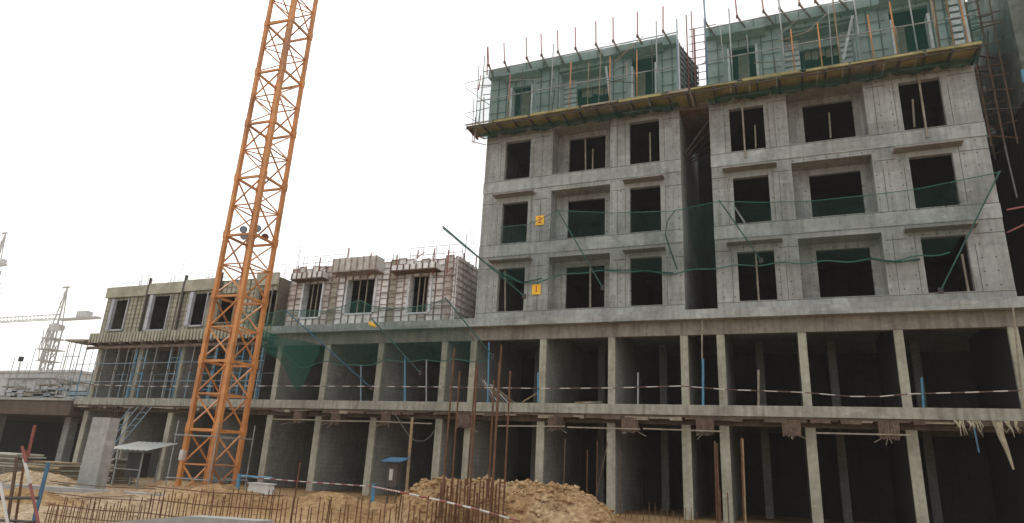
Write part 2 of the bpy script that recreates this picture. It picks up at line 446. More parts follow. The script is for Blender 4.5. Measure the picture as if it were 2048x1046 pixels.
for (px_, py_) in [(600, 822), (675, 822), (775, 822), (930, 832), (1112, 835), (1260, 848), (1410, 853), (1583, 858), (1778, 862)]:
    cx, cz = FX(px_, py_, -0.25)
    s = 0.30 if px_ > 900 else 0.24
    b = MB(); b.hexa([(cx - s, -0.34, 3.07), (cx + s, -0.33, 3.05), (cx + s, 0.045, 3.05), (cx - s, 0.045, 3.08), (cx - s - .02, -0.34, 3.585), (cx + s + .02, -0.34, 3.585), (cx + s + .02, 0.045, 3.585), (cx - s, 0.045, 3.585)], 0)
    for k in range(7): b.box(cx - s + k * s * 2 / 7, cx - s + k * s * 2 / 7 + .055, -0.365, -0.342, 3.04 - rx.uniform(0, .08), 3.55, 0)
    for k in range(3):
        a = rx.uniform(-.5, .5); b.tube([(cx + a * .4, -.2, 3.1), (cx + a * 1.6, -.5, 2.95 - rx.uniform(0, .15))], .012, 4, 2)
    b.build('beam_end', ['old_form', 'grey_timber', 'grey_timber'], pod)

for k in range(9):
    xa = -23 + k * 3.0; m = MB().bar((xa, -.42, 3.13 + rx.uniform(-.04, .04)), (xa + 2.9, -.42, 3.13 + rx.uniform(-.04, .04)), .035, .05)
    if k % 4 != 3: m.build('form_runner', 'grey_timber', pod)
# ================================================================== APARTMENT BLOCKS
ST = 3.21
def hood(par, xa, xb, z0, d=0.45):
    h = MB(); h.hexa([(xa, -d, z0 + .02), (xb, -d, z0 + .02), (xb, -.002, z0), (xa, -.002, z0), (xa, -d, z0 + .10), (xb, -d, z0 + .10), (xb, -.002, z0 + .13), (xa, -.002, z0 + .13)])
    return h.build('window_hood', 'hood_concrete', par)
def apartment(x0, x1, label, w1, rec, w2, w3, w2h, h3, seams, floors=3):
    root = thing('apartment_block', ((x0 + x1) / 2, 5, LZ1), label, 'building', None)
    zb = LZ1 + .002
    z0s = [8.07 + ST * i for i in range(3)]
    top = 17.55
    holes = []
    for z in z0s:
        holes += [(w1[0], w1[1], z, z + 2.0), (rec[0], rec[1], z, z + 2.38), (w3[0], w3[1], z, z + 2.07)]
    m = wall(MB(), x0, x1, zb, top, 0.0, 0.22, holes, 0, 1)
    for z in z0s:                       # joints between pours
        for (xa, xb) in seams:
            m.box(xa, xb, -0.004, -0.001, z + 2.02 + .05 * math.sin(xa * 5), z + 2.045 + .05 * math.sin(xa * 5), 2)
        m.box(x0, x1, -0.004, -0.001, z - .05, z - .03, 2)
        for xx in (w1[0] - .22, w1[1] + .16, w3[0] - .2, w3[1] + .2, rec[0] - .5, rec[1] + .32):
            m.box(xx, xx + .018, -0.0045, -0.001, z - .02, z + 2.0 + .3 * math.sin(xx * 9 + z), 2)
    m.build('facade_wall', ['facade_concrete', 'facade_concrete', 'seam'], root)
    for z in z0s:                       # protruding floor band with uneven mortar
        b = MB(); b.box(x0 - .01, x1 + .01, -0.035, -0.006, z - .62, z - .08, 0) if z > 8.1 else b.box(x0, x1, -0.03, -0.006, zb, z - .06, 0)
        b.build('floor_band', 'band_concrete', root)
    for z in z0s:                       # deep recess of the middle bay with its own window
        r = MB(); d = 0.84
        wall(r, rec[0] - .1, rec[1] + .1, z - .1, z + 2.48, d, d + .15, [(w2[0], w2[1], z + .001, z + w2h)], 0)
        r.face([(rec[0], .22, z), (rec[0], d, z), (rec[0], d, z + 2.38), (rec[0], .22, z + 2.38)])
        r.face([(rec[1], d, z), (rec[1], .22, z), (rec[1], .22, z + 2.38), (rec[1], d, z + 2.38)])
        r.face([(rec[0], d, z + 2.38), (rec[1], d, z + 2.38), (rec[1], .22, z + 2.38), (rec[0], .22, z + 2.38)])
        r.face([(rec[0], .22, z), (rec[1], .22, z), (rec[1], d, z), (rec[0], d, z)])
        r.build('window_recess', 'facade_concrete', root)
        hood(root, w1[0] - .36, w1[1] + .34, z + 2.27)
        hood(root, h3[0], h3[1], z + 2.28)
    # side walls, rear wall, floors
    MB().box(x0 + .001, x0 + .2, .221, 10, zb, top).build('side_wall', 'facade_concrete', root)
    MB().box(x1 - .2, x1 - .001, .221, 10, zb, top).build('side_wall', 'facade_concrete', root)
    MB().box(x0 + .201, x1 - .201, 6.0, 6.2, zb, top).build('rear_wall', 'shaded_concrete', root)
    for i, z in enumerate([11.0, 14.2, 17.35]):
        MB().box(x0 + .201, x1 - .201, .221, 5.99, z - .12, z + .05).build('floor_slab', 'shaded_concrete', root)
    for z in (zb, 11.06, 14.26):
        for xx in ((rec[0] - .55), (rec[1] + .45)):
            MB().box(xx, xx + .12, 1.1, 5.95, z + .01, z + 2.75).build('inner_wall', 'shaded_concrete', root)
    return root
A = apartment(-12.6, -3.35, 'bare grey concrete apartment block bearing two small yellow floor number signs', (-11.57, -10.28), (-9.17, -6.42), (-8.63, -6.86), (-5.55, -4.23), 2.13, (-5.78, -4.05),
              [(-12.6, -11.85), (-10.1, -9.3), (-6.3, -5.75), (-4.05, -3.35)])
B = apartment(-2.1, 7.55, 'wide bare grey concrete apartment block at the right without number signs', (-1.28, 0.08), (0.97, 3.81), (1.61, 3.48), (5.02, 6.42), 2.13, (4.53, 6.73),
              [(-2.1, -1.5), (.25, .95), (3.9, 4.6), (6.65, 7.55)])

# top storey: aluminium formwork panels still standing
def panel(par, x0, x1, z0, z1, y, mats, nrib, rib_d=.05, vr=2, name='formwork_panel', thick=.05, rw=.026):
    p = MB(); p.box(x0 + .006, x1 - .006, y, y + thick, z0, z1, 0)
    for k in range(nrib + 1):
        z = z0 + (z1 - z0 - .045) * k / max(1, nrib)
        p.box(x0 + .008, x1 - .008, y - rib_d, y - .001, z, z + rw, 1)
    for k in range(vr):
        xx = x0 + .008 + (x1 - x0 - .016 - rw * .8) * k / max(1, vr - 1)
        p.box(xx, xx + rw * .8, y - rib_d - .002, y - .001, z0 + .001, z1 - .001, 1)
    return p.build(name, mats, par)
def top_storey(root, x0, x1, w1, rec, w2, w3, end_panel):
    z0, z1 = 17.56, 20.45
    holes = [(w1[0], w1[1], 17.75, 19.5), (rec[0], rec[1], 17.7, 19.95), (w3[0], w3[1], 17.75, 19.9)]
    m = wall(MB(), x0, x1, z0, z1, 0.02, 0.2, holes, 0)
    x = x0 + .45
    while x < x1:                      # panel joints
        inh = [h for h in holes if h[0] - .03 < x < h[1] + .03]
        a = z0 + .02
        if inh: 
            m.box(x, x + .035, -.03, .018, inh[0][3] + .05, z1 - .1, 1)
        else: m.box(x, x + .035, -.03, .018, a, z1 - .1, 1)
        x += .45
    for zz in (18.15, 18.85, 19.5):
        for (a, b) in ((x0, w1[0] - .15), (w1[1] + .15, rec[0] - .1), (rec[1] + .1, w3[0] - .15), (w3[1] + .15, x1)):
            m.box(a + .02, b - .02, -.05, -.031, zz, zz + .03, 1)
    m.build('formwork_wall', ['grey_panel', 'grey_rib'], root)
    # cornice at the top and slanting canopy forms above the side windows
    c = MB(); c.box(x0 - .03, x1 + .03, -.28, .019, z1 - .33, z1 + .12)
    for k in range(int((x1 - x0) / .9)):
        c.box(x0 + .2 + k * .9, x0 + .24 + k * .9, -.30, -.281, z1 - .34, z1 + .10, 1)
    c.build('cornice', ['grey_panel', 'grey_rib'], root)
    for wv in (w1, w3):
        h = MB(); a, b = wv[0] - .35, wv[1] + .35; zt = wv[2] if len(wv) > 2 else 19.95
        h.hexa([(a, -.55, zt + .05), (b, -.55, zt + .05), (b, -.052, zt - .05), (a, -.052, zt - .05), (a, -.55, zt + .16), (b, -.55, zt + .16), (b, -.052, zt + .1), (a, -.052, zt + .1)])
        h.build('window_hood', 'grey_panel', root)
    for k, wv in enumerate((w1, w3)):
        a = wv[0] + (.42 if k == 0 else .14); MB().box(a, a + .42, .42, .46, 17.76, 19.4).build('shutter_board', 'beige_rib', root)
    for k in range(6):
        a = rec[0] + .9 + k * .28; MB().box(a, a + .24, 1.1, 1.13, 19.0 + .07 * math.sin(k * 4), 19.9).build('shutter_board', 'grey_timber', root)
    for wv in (w1, w3):                # pale aluminium reveals
        f = MB()
        f.box(wv[0] + .001, wv[0] + .10, -.07, .35, 17.76, 19.45); f.box(wv[1] - .10, wv[1] - .001, -.07, .35, 17.76, 19.45)
        f.box(wv[0] + .101, wv[1] - .101, -.05, .3, 17.76, 17.84)
        f.build('window_reveal', 'white_trim', root)
    r = MB(); d = .84
    wall(r, rec[0], rec[1], 17.7, 19.95, d, d + .12, [(w2[0], w2[1], 17.72, 19.35)], 0)
    for k in range(8):
        for (a, b) in ((rec[0] + .08, w2[0] - .03), (w2[1] + .03, rec[1] - .08)):
            if b - a > .1: r.box(a, b, d - .06, d - .002, 17.8 + k * .27, 17.97 + k * .27, 1)
    r.box(rec[0] + .002, rec[0] + .06, .201, d, 17.71, 19.94, 1); r.box(rec[1] - .06, rec[1] - .002, .201, d, 17.71, 19.94, 1)
    r.box(rec[0] + .08, rec[1] - .08, .205, d - .07, 19.86, 19.94, 0)
    r.build('window_recess', ['grey_panel', 'white_trim'], root)
    MB().box(x0 + .2, x1 - .2, .21, 6, z1 - .1, z1 + .05).build('roof_slab', 'shaded_concrete', root)
    MB().box(x0 + .2, x1 - .2, 5.7, 5.9, z0, z1 - .11).build('rear_wall', 'shaded_concrete', root)
    s = MB(); s.box(x0 + .001, x0 + .16, .205, 6, z0, z1)
    s.build('side_wall', 'grey_panel', root)
    MB().box(x1 - .2, x1 - .06, .205, 6, z0, z1).build('side_wall', 'shaded_concrete', root)
    MB().box(x1 - .18, x1, 6.01, 10, z0, 18.3).build('side_wall', 'shaded_concrete', root)
    # right end: ribbed panel splayed slightly outwards
    e = MB(); dx = end_panel
    e.hexa([(x1 - .05, .03, z0 + .01), (x1 + .03, .0, z0 + .01), (x1 + .03 + dx, 2.3, z0 + .01), (x1 - .05 + dx, 2.3, z0 + .01), (x1 - .05, .03, z1), (x1 + .03, .0, z1), (x1 + .03 + dx, 2.3, z1 - .05), (x1 - .05 + dx, 2.3, z1 - .05)], 0)
    for k in range(10):
        z = z0 + .1 + k * .29
        e.hexa([(x1 + .032, .03, z), (x1 + .09, .03, z), (x1 + .09 + dx, 2.28, z), (x1 + .032 + dx, 2.28, z), (x1 + .032, .03, z + .05), (x1 + .09, .03, z + .05), (x1 + .09 + dx, 2.28, z + .05), (x1 + .032 + dx, 2.28, z + .05)], 1)
    for k in range(6):
        y = .1 + k * .42; xx = x1 + .09 + dx * y / 2.3
        e.box(xx, xx + .04, y, y + .05, z0 + .02, z1 - .08, 1)
    e.box(x1 + .031, x1 + .12, -.06, .02, z0 + .01, z1 + .0, 2)
    e.build('end_panel', ['grey_panel', 'grey_rib', 'white_trim'], root)
top_storey(A, -12.6, -3.38, (-11.46, -10.27, 19.85), (-9.02, -6.43), (-8.3, -6.6), (-5.45, -4.27, 20.0), 0.62)
top_storey(B, -2.08, 7.5, (-1.22, 0.03, 19.85), (1.02, 3.80), (1.72, 3.25), (5.05, 6.42, 20.1), 0.3)

# small yellow floor number signs with red numerals
def number_sign(px_, py_, txt, label):
    x, z = FX(px_, py_, -.03)
    root = thing('floor_sign', (x, -.04, z - .24), label, 'sign')
    MB().box(x - .2, x + .2, -.055, -.037, z - .23, z + .23).build('board', 'sign_yellow', root)
    cu = bpy.data.curves.new('numeral', 'FONT'); cu.body = txt; cu.size = .42; cu.extrude = .004; cu.align_x = 'CENTER'; cu.align_y = 'CENTER'; cu.offset = .004
    t = bpy.data.objects.new('numeral', cu); COL.objects.link(t)
    dg = bpy.context.evaluated_depsgraph_get()
    me = bpy.data.meshes.new_from_object(t.evaluated_get(dg)); bpy.data.objects.remove(t)
    me.name = 'numeral'; me.materials.clear(); me.materials.append(MATS['sign_red'])
    o = bpy.data.objects.new('numeral', me); COL.objects.link(o); o.parent = root
    o.rotation_euler = (R_(90), 0, 0); o.location = (0, -.022, .24)
number_sign(1080, 441, '2', 'yellow square sign with a red 2, upper of the two floor signs')
number_sign(1073, 579, '1', 'yellow square sign with a red 1, lower of the two floor signs')

# third block at the far right, mostly outside the frame
Cb = thing('neighbouring_block', (13, 5, LZ1), 'dark flank of the next concrete block at the right edge of the photo', 'building')
MB().box(8.95, 9.2, -.02, 12, LZ1 + .002, 15.2).build('side_wall', 'deep_shade', Cb)  # lower flank coloured near-black to paint in the shade of the gap
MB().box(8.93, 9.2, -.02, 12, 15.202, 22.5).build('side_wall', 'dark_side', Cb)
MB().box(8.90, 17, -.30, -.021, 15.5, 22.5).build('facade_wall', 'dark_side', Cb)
MB().box(8.90, 17, -.30, -.021, LZ1 + .003, 15.498).build('facade_wall', 'facade_concrete', Cb)
MB().box(7.56, 8.94, 7.0, 7.2, LZ1 + .002, 21.5).build('gap_wall', 'deep_shade', Cb)  # gap shade painted into the colour of this back wall too
MB().box(-3.34, -2.11, 7.0, 7.2, LZ1 + .002, 20.6).build('link_wall', 'shaded_concrete', pod)

# ================================================================== CANTILEVERED PLATFORM with netting
PZ = 16.95
def platform(xa, xb, label, jn):
    root = thing('scaffold_platform', ((xa + xb) / 2, -.6, PZ), label, 'scaffold', 'net wrapped platforms under the top storeys')
    p = MB(); x = xa; r = random.Random(jn)
    while x < xb - .05:
        L = min(r.uniform(.7, 1.8), xb - x); dz = r.uniform(0, .03)
        p.box(x + .01, x + L - .01, -1.2 + r.uniform(-.05, .05), -.03, PZ + dz, PZ + .03 + dz, r.choice([0, 0, 0, 1])); x += L
    p.build('deck', ['plywood', 'grey_timber'], root)
    n = int((xb - xa) / .8)
    for k in range(n + 1):
        x = xa + .1 + (xb - xa - .2) * k / n
        MB().bar((x, -1.28, PZ - .06), (x, -.01, PZ - .06), .07, .09).build('joist', 'dark_steel', root)
    g = MB(); g.tube([(xa, -1.22, PZ + .11), (xb, -1.22, PZ + .11)], .03); g.tube([(xa, -1.22, PZ - .13), (xb, -1.22, PZ - .13)], .028)
    g.build('edge_pipe', 'dark_steel', root)
    t = MB(); x = xa
    while x < xb - .3:
        L = min(r.uniform(1.2, 2.6), xb - x); t.box(x, x + L - .03, -1.28, -1.255, PZ + .0 + r.uniform(-.05, .03), PZ + r.uniform(.07, .14), r.choice([0, 1, 2])); x += L * r.uniform(1, 1.15)
    t.build('toe_board', ['plywood', 'grey_timber', 'plywood'], root)
    return root
PA = platform(-13.2, -2.75, 'yellowish plank platform with dark joists below the top storey of the block with number signs', 5)
PB = platform(-2.7, 7.6, 'yellowish plank platform with dark joists below the top storey of the right block', 6)

def sheet(mb, pts_rows, mi=0):
    """grid of points -> quads"""
    i0 = len(mb.v); nr = len(pts_rows); nc = len(pts_rows[0])
    for r in pts_rows: mb.v += [tuple(p) for p in r]
    for a in range(nr - 1):
        for b in range(nc - 1):
            mb.f.append((i0 + a * nc + b, i0 + a * nc + b + 1, i0 + (a + 1) * nc + b + 1, i0 + (a + 1) * nc + b)); mb.m.append(mi)
def front_net(par, xa, xb, side=None):
    m = MB(); rows = []
    for k in range(13):
        t = k / 12; z = PZ + .05 + (20.34 - PZ) * t; y = -1.24 + .72 * t ** 1.5
        row = []
        n = int((xb - xa) / .25)
        for i in range(n + 1):
            x = xa + (xb - xa) * i / n
            row.append((x, y + .05 * math.sin(x * 6.3 + t * 2) * (0.4 + t * (1 - t) * 2) + .04 * fbm(x * 1.3, z * 1.2, 4), z + (.07 * math.sin(x * 3.1) + .05 * math.sin(x * 7.7)) * (t > .95)))
        rows.append(row)
    sheet(m, rows)
    m.build('safety_net', 'net_facade', par, smooth=True)
    m = MB(); rows = []
    for k in range(6):               # skirt that bellies under the deck
        t = k / 5; rows.append([(xa + (xb - xa) * i / 60, -.72 + .66 * t, PZ - .10 - (.16 + .07 * math.sin(i * .7) + .05 * math.sin(i * 1.9)) * math.sin(math.pi * min(1, .15 + t * .85))) for i in range(61)])
    sheet(m, rows); m.build('net_skirt', 'net_dense', par, smooth=True)
front_net(PA, -12.75, -3.25)
front_net(PB, -2.05, 7.6)
# link of net between the two platforms
def standards(par, xs, xa, xb, rnd):
    r = random.Random(rnd)
    for x, top, mt in xs:
        MB().tube([(x, -1.12, PZ + .05), (x, -1.02 , top)], .028).build('standard', mt, par)
    for k in range(int((xb - xa) / 1.1)):
        x = xa + .5 + k * 1.1 + r.uniform(-.35, .35); h = r.uniform(.6, 3.2)
        MB().tube([(x, -1.18, PZ + .06), (x + r.uniform(-.12, .12), -1.05, PZ + h)], r.uniform(.012, .024), 5).build('standard', r.choice(['dark_steel', 'galv', 'rust', 'grey_timber']), par)
    for k in range(5):
        x = xa + r.uniform(.3, xb - xa - 2); z = r.uniform(17.2, 19.2)
        MB().tube([(x, -1.1, z), (x + r.uniform(.7, 1.9), -1.0, z + r.uniform(-.4, 1.2))], .016, 5).build('brace', r.choice(['dark_steel', 'galv', 'timber']), par)
    for z, y in ((18.35, -1.06),):
        MB().tube([(xa, y, z), ((xa + xb) / 2, y - .02, z + .03), (xb, y, z)], .026).build('ledger', 'galv', par)
    MB().tube([(xa, -.62, 20.3), (xb, -.62, 20.42)], .026).build('ledger', 'galv', par)
standards(PA, [(-12.55, 20.9, 'galv'), (-11.1, 19.6, 'pole_red'), (-8.95, 20.8, 'galv'), (-8.05, 19.6, 'orange'), (-7.2, 19.4, 'timber'), (-6.2, 19.5, 'orange'), (-4.98, 19.6, 'orange'), (-4.1, 20.9, 'galv'), (-3.2, 20.8, 'galv_blue')], -12.8, -3.2, 1)
standards(PB, [(-2.0, 21.6, 'blue'), (-1.0, 20.8, 'galv'), (-.35, 19.3, 'galv'), (1.0, 20.7, 'galv'), (1.35, 19.2, 'orange'), (2.35, 19.3, 'orange'), (3.0, 20.6, 'timber'), (3.75, 20.6, 'galv'), (4.15, 19.2, 'orange'), (4.95, 19.6, 'orange'), (5.6, 20.7, 'galv'), (6.3, 20.6, 'timber'), (7.2, 20.9, 'orange')], -2.1, 7.6, 2)
# loose diagonal boards leaning in the recesses
for (a, b, lab) in (((-6.35, -.35, 17.7), (-6.6, -.2, 19.6), 'pale board leaning beside the middle bay of the block with number signs'), ((3.2, -.35, 17.8), (3.75, -.2, 19.9), 'pale board leaning beside the middle bay of the right block')):
    tag(MB().bar(a, b, .10, .04).build('board', 'white_trim'), lab, 'board')
    
# red poles with kinked brackets on the roof edges
def edge_post(x, z0, top, y, lean):
    root = thing('edge_post', (x, y, z0), None, None)
    m = MB(); m.tube([(x, y, z0 + .35), (x + lean, y - .03, top)], .032); m.build('pole', 'pole_red', root)
    m = MB(); m.tube([(x, y, z0 + .38), (x + .10, y - .02, z0 + .14), (x + .34, y - .10, z0 - .42)], .045); m.box(x - .05, x + .05, y - .05, y + .05, z0 + .3, z0 + .42)
    m.build('bracket', 'rebar_dark', root)
    return root
tops = [(155, 258, 412), (243, 238, 382), (365, 208, 362), (447, 190, 340), (538, 170, 322), (635, 153, 292), (748, 120, 268), (843, 98, 248), (977, 68, 228), (1118, 38, 192)]
first = None
for i, (u, v, vb) in enumerate(tops):
    x, z = FX(920 + u / 2.752, v / 2.752, -.35)
    xb, zb = FX(920 + u / 2.752, vb / 2.752, -.35)
    e = edge_post(xb, 20.45, z, -.35, x - xb)
    tag(e, nth(i, 10, 'tall red pole') + ' on the roof edge above the number signs', 'pole', 'red poles along the roof edges')
tb = [(1412, 62, -40), (1475, 45, -60), (1528, 35, -60), (1560, 28, -60), (1600, 20, -60), (1632, 15, -60), (1675, 5, -50)]
for i, (u, vb, vt) in enumerate(tb):
    xb, zb = FX(u, vb, -.35)
    e = edge_post(xb, 20.45, 22.2, -.35, -.05)
    tag(e, nth(i, 7, 'red pole') + ' on the roof edge of the right block', 'pole', 'red poles along the roof edges')

# leaning scaffold at the left end of the platform, and the ladder tower in the gap
def tubes(name, mat, lines, r, label=None, cat=None, group=None, par=None):
    for l in lines: o = MB().tube(l, r).build(name, mat, par)
    if label: tag(o, label, cat, group)
    return o
def FP(px_, py_, y): 
    p = atY(px_, py_, y); return (p.x, p.y, p.z)
S = thing('end_scaffold', (-13.2, -.5, 16.5), 'tangle of thin scaffold pipes sticking out past the left end of the upper platform', 'scaffold')
tubes('standard', 'galv', [[FP(958, 130, -1), FP(950, 275, -1)], [FP(948, 195, .6), FP(944, 285, .6)]], .026, par=S)
tubes('standard', 'red', [[FP(962, 150, -.4), FP(957, 180, -.4)], [FP(968, 195, .2), FP(966, 262, .2)], [FP(975, 95, -.8), FP(974, 150, -.8)], [FP(951, 235, -.8), FP(948, 285, -.8)]], .03, par=S)
tubes('ledger', 'galv', [[FP(930, 167, -1), FP(985, 152, -1)], [FP(930, 175, -1), FP(982, 212, -1)], [FP(930, 227, -1), FP(980, 215, -1)], [FP(932, 232, -1), FP(965, 250, -1)], [FP(945, 178, .8), FP(985, 172, .8)]], .018, par=S)
tubes('ledger', 'red', [[FP(955, 172, .2), FP(985, 170, .2)], [FP(966, 190, .2), FP(990, 187, .2)], [FP(944, 283, -.6), FP(972, 290, -.6)], [FP(945, 270, -.6), FP(972, 278, -.6)]], .022, par=S)
T = thing('ladder_tower', (-2.7, 2.5, 17.5), 'red scaffold ladder tower standing in the gap between the two apartment blocks', 'scaffold')
xs_ = (-3.05, -2.45, -1.95)
tubes('standard', 'red', [[(x, y, 17.2), (x, y, z)] for x, y, z in ((-2.9, 2.2, 23.6), (-2.3, 2.2, 23.0), (-2.9, 3.4, 23.4), (-2.3, 3.4, 22.4), (-1.9, 2.2, 22.4), (-1.9, 3.4, 22.4))], .028, par=T)
for k in range(12):
    z = 17.9 + k * .42
    tubes('rung', 'red' if k % 3 else 'dark_steel', [[(-3.05, 2.2, z), (-1.75, 2.2, z + .02)]], .02, par=T)
for k in range(4): tubes('brace', 'red', [[(-2.9 + .5 * (k % 2), 2.25, 18 + k * 1.2), (-2.0 - .3 * (k % 2), 3.4, 19 + k * 1.2)]], .02, par=T)
tubes('standard', 'red', [[(-3.0, .9, 16.9), (-3.0, .9, 22.4)], [(-2.72, 1.2, 16.9), (-2.72, 1.2, 21.8)]], .03, par=T)
G = thing('gap_deck', (-2.7, 1.5, 16.5), 'dark timber landing and clutter jammed between the two apartment blocks', 'scaffold')
MB().box(-3.33, -2.11, .0, 4.2, 16.75, 16.85).build('landing', 'old_form', G)
MB().box(-3.33, -2.11, .02, .06, 16.852, 17.75).build('kick_board', 'old_form', G)
for k in range(5): tubes('brace', 'old_form' if k % 2 else 'dark_steel', [[(-3.3, .6 + k * .8, 14.9 + k * .3), (-2.15, .5 + k * .9, 16.4 + .1 * k)]], .035, par=G)
# dark scaffolding clutter in the gap at the far right
K = thing('gap_scaffold', (8.3, 1, 15), 'dense dark scaffold framing in the gap right of the widest apartment block', 'scaffold')
for x in (7.75, 8.15, 8.55):
    for y in (.4, 1.6): tubes('standard', 'rebar_dark', [[(x, y, 13.6), (x + .02, y, 20.8)]], .028, par=K)
gq = random.Random(40)
for k in range(26):
    z = 14.0 + k * .27; y = gq.choice([.3, .9, 1.6, 2.3]); a = 7.6 + gq.uniform(0, .4); b = 8.9 - gq.uniform(0, .3)
    tubes('ledger', gq.choice(['rebar_dark', 'dark_steel', 'rust']), [[(a, y, z), (b, y + gq.uniform(-.2, .2), z + gq.uniform(-.25, .25))]], gq.uniform(.018, .035), par=K)
for k in range(12):
    x = 7.65 + gq.uniform(0, 1.0); z = 14 + gq.uniform(0, 5)
    tubes('brace', gq.choice(['rebar_dark', 'dark_steel']), [[(x, gq.uniform(.2, 2.2), z), (x + gq.uniform(-.3, .5), gq.uniform(.2, 2.2), z + gq.uniform(.8, 1.8))]], .022, par=K)
for k in range(16): 
    x = 7.7 + gq.uniform(0, .8); z = 14.6 + gq.uniform(0, 5.5)
    MB().hexa([(x, 2.6, z), (x + .3, 2.6, z + .05), (x + .3, 2.64, z + .05), (x, 2.64, z), (x, 2.6, z + .4), (x + .28, 2.6, z + .36), (x + .28, 2.64, z + .36), (x, 2.64, z + .4)]).build('panel', gq.choice(['white_trim', 'beige_panel', 'grey_panel', 'old_form']), K)
for k in range(9): MB().box(7.08, 7.40, -.12, -.06, 17.75 + k * .31, 17.95 + k * .31).build('panel', 'white_trim', K)
MB().box(7.02, 7.06, -.12, -.07, 17.65, 20.5).build('panel', 'orange', K)
m = MB(); sheet(m, [[(7.65 + i * .24, -.45 - .05 * math.sin(i * 2 + k), 16.9 + k * .75) for i in range(6)] for k in range(7)])
m.build('safety_net', 'net_thin', K, smooth=True)
tubes('ledger', 'pole_red', [[(7.7, -.1, 10.9), (8.93, -.1, 11.05)], [(7.7, .3, 10.2), (8.93, -.1, 10.7)]], .03, par=K)
tubes('brace', 'galv', [[FP(2008, 285, 1.2), FP(2034, 395, 1.2)]], .03, par=K)
tubes('pipe', 'bright_blue', [[FP(2044, 140, -.6), FP(2048, 165, -.6)]], .05, par=K)

# timber props seen inside and outside the windows
props = [((450, 560), (450, 812), .35, 860, 350, 2.988, 'grey_timber', 'pale prop standing in the lowest left window of the block with number signs'),
         ((958, 500), (958, 790), .7, 860, 350, 2.988, 'grey_timber', 'pale prop standing in the lowest middle bay of the block with number signs'),
         ((690, 768), (692, 942), .95, 920, 0, 2.752, 'grey_timber', 'taller prop in the third floor middle window of the block with number signs'),
         ((732, 820), (730, 930), 1.1, 920, 0, 2.752, 'grey_timber', 'shorter prop in the third floor middle window of the block with number signs'),
         ((1046, 730), (1048, 890), .5, 920, 0, 2.752, 'grey_timber', 'thin prop in the third floor right window of the block with number signs'),
         ((217, 510), (238, 825), -.12, 1400, 0, 2.616, 'grey_timber', 'pale pole hanging before the third floor left window of the right block'),
         ((1135, 350), (1190, 720), -.12, 1400, 0, 2.616, 'grey_timber', 'pale pole hanging before the third floor right window of the right block'),
         ((288, 655), (292, 775), .6, 1400, 0, 2.616, 'grey_timber', 'short prop inside the third floor left window of the right block'),
         ((1112, 520), (1122, 665), .6, 1400, 0, 2.616, 'grey_timber', 'short prop inside the third floor right window of the right block'),
         ((675, 590), (684, 722), 1.0, 1400, 0, 2.616, 'grey_timber', 'short prop inside the third floor middle window of the right block'),
         ((333, 470), (352, 748), .3, 1400, 350, 2.989, 'grey_timber', 'pale prop in the lowest left window of the right block'),
         ((1565, 475), (1606, 702), .3, 1400, 350, 2.989, 'grey_timber', 'pale prop in the lowest right window of the right block'),
         ((205, 190), (268, 285), .4, 1400, 350, 2.989, 'galv', 'slanting board in the second floor left window of the right block')]
for (a, b, y, ox, oy, s, mt, lab) in props:
    pa = atY(ox + a[0] / s, oy + a[1] / s, y); pb = atY(ox + b[0] / s, oy + b[1] / s, y)
    tag(MB().bar(pb, pa, .065).build('timber_prop', mt), lab, 'prop', 'timber props in the windows')

# ================================================================== WHITE FORMWORK BLOCK
Wb = thing('formwork_block', (-18.5, 3, LZ1), 'low block clad in white ribbed formwork panels between the crane and the tall block', 'building')
X0, X1, WZ0, WZ1 = -23.35, -13.72, 7.74, 10.88
win = [(-22.4, -21.25, 8.2, 9.95), (-19.7, -18.1, 8.3, 10.0), (-16.12, -15.02, 8.2, 9.96)]
wr = [(-21.25 + .55, -20.15), (-17.35, -16.8)]
x = X0; pr = random.Random(11)
while x < X1 - .05:
    wd = min(.43, X1 - x)
    cx = x + wd / 2; segs = [(WZ0 + .01, WZ1)]
    for (a, b, c, d) in win:
        if a - .05 < cx < b + .05: segs = [(WZ0 + .01, c), (d + .0, WZ1)]
    for (za, zb) in segs:
        if zb == WZ1: zb += pr.uniform(-.12, .08)
        n = max(1, int((zb - za) / .30))
        warm = any(a < cx < b for a, b in wr)
        panel(Wb, x, x + wd, za, zb, .0 + pr.uniform(-.015, .015), ['beige_panel' if warm else pr.choice(['white_panel', 'white_panel', 'white_panel', 'worn_panel']), pr.choice(['panel_rib', 'panel_rib', 'worn_rib'])], n + pr.choice([0, 0, 1]), .045, 2)
    x += wd
for (a, b) in ((X0, win[0][0] - .1), (win[0][1] + .1, win[1][0] - .1), (win[1][1] + .1, win[2][0] - .1), (win[2][1] + .1, X1)):
    for z in (8.45, 9.2, 9.9):
        MB().box(a + .05, b - .05, -.12, -.062, z, z + .03).build('waler', 'panel_rib', Wb)
for (a, b, c, d) in win:
    f = MB(); f.box(a - .10, a, -.10, .35, c, d + .05); f.box(b, b + .10, -.10, .35, c, d + .05); f.box(a, b, -.08, .3, c - .08, c)
    f.build('window_reveal', 'white_trim', Wb)
    for t_ in (.35, .62):
        xx = a + (b - a) * t_
        MB().box(xx, xx + .05, .1, .15, c, d).build('window_prop', 'grey_timber', Wb)
for xx in (X0, X1 - .12): MB().box(xx, xx + .12, .08, 5.5, WZ0, WZ1).build('side_wall', 'old_form', Wb)
m = MB(); m.box(X1 + .001, X1 + .03, .02, 5.4, WZ0 + .01, WZ1, 0)
for k in range(10): m.box(X1 + .031, X1 + .085, .02, 5.4, WZ0 + .12 + k * .31, WZ0 + .18 + k * .31, 1)
for k in range(12): m.box(X1 + .086, X1 + .12, .1 + k * .45, .15 + k * .45, WZ0 + .02, WZ1 - .02, 1)
m.build('side_panel', ['white_panel', 'panel_rib'], Wb)
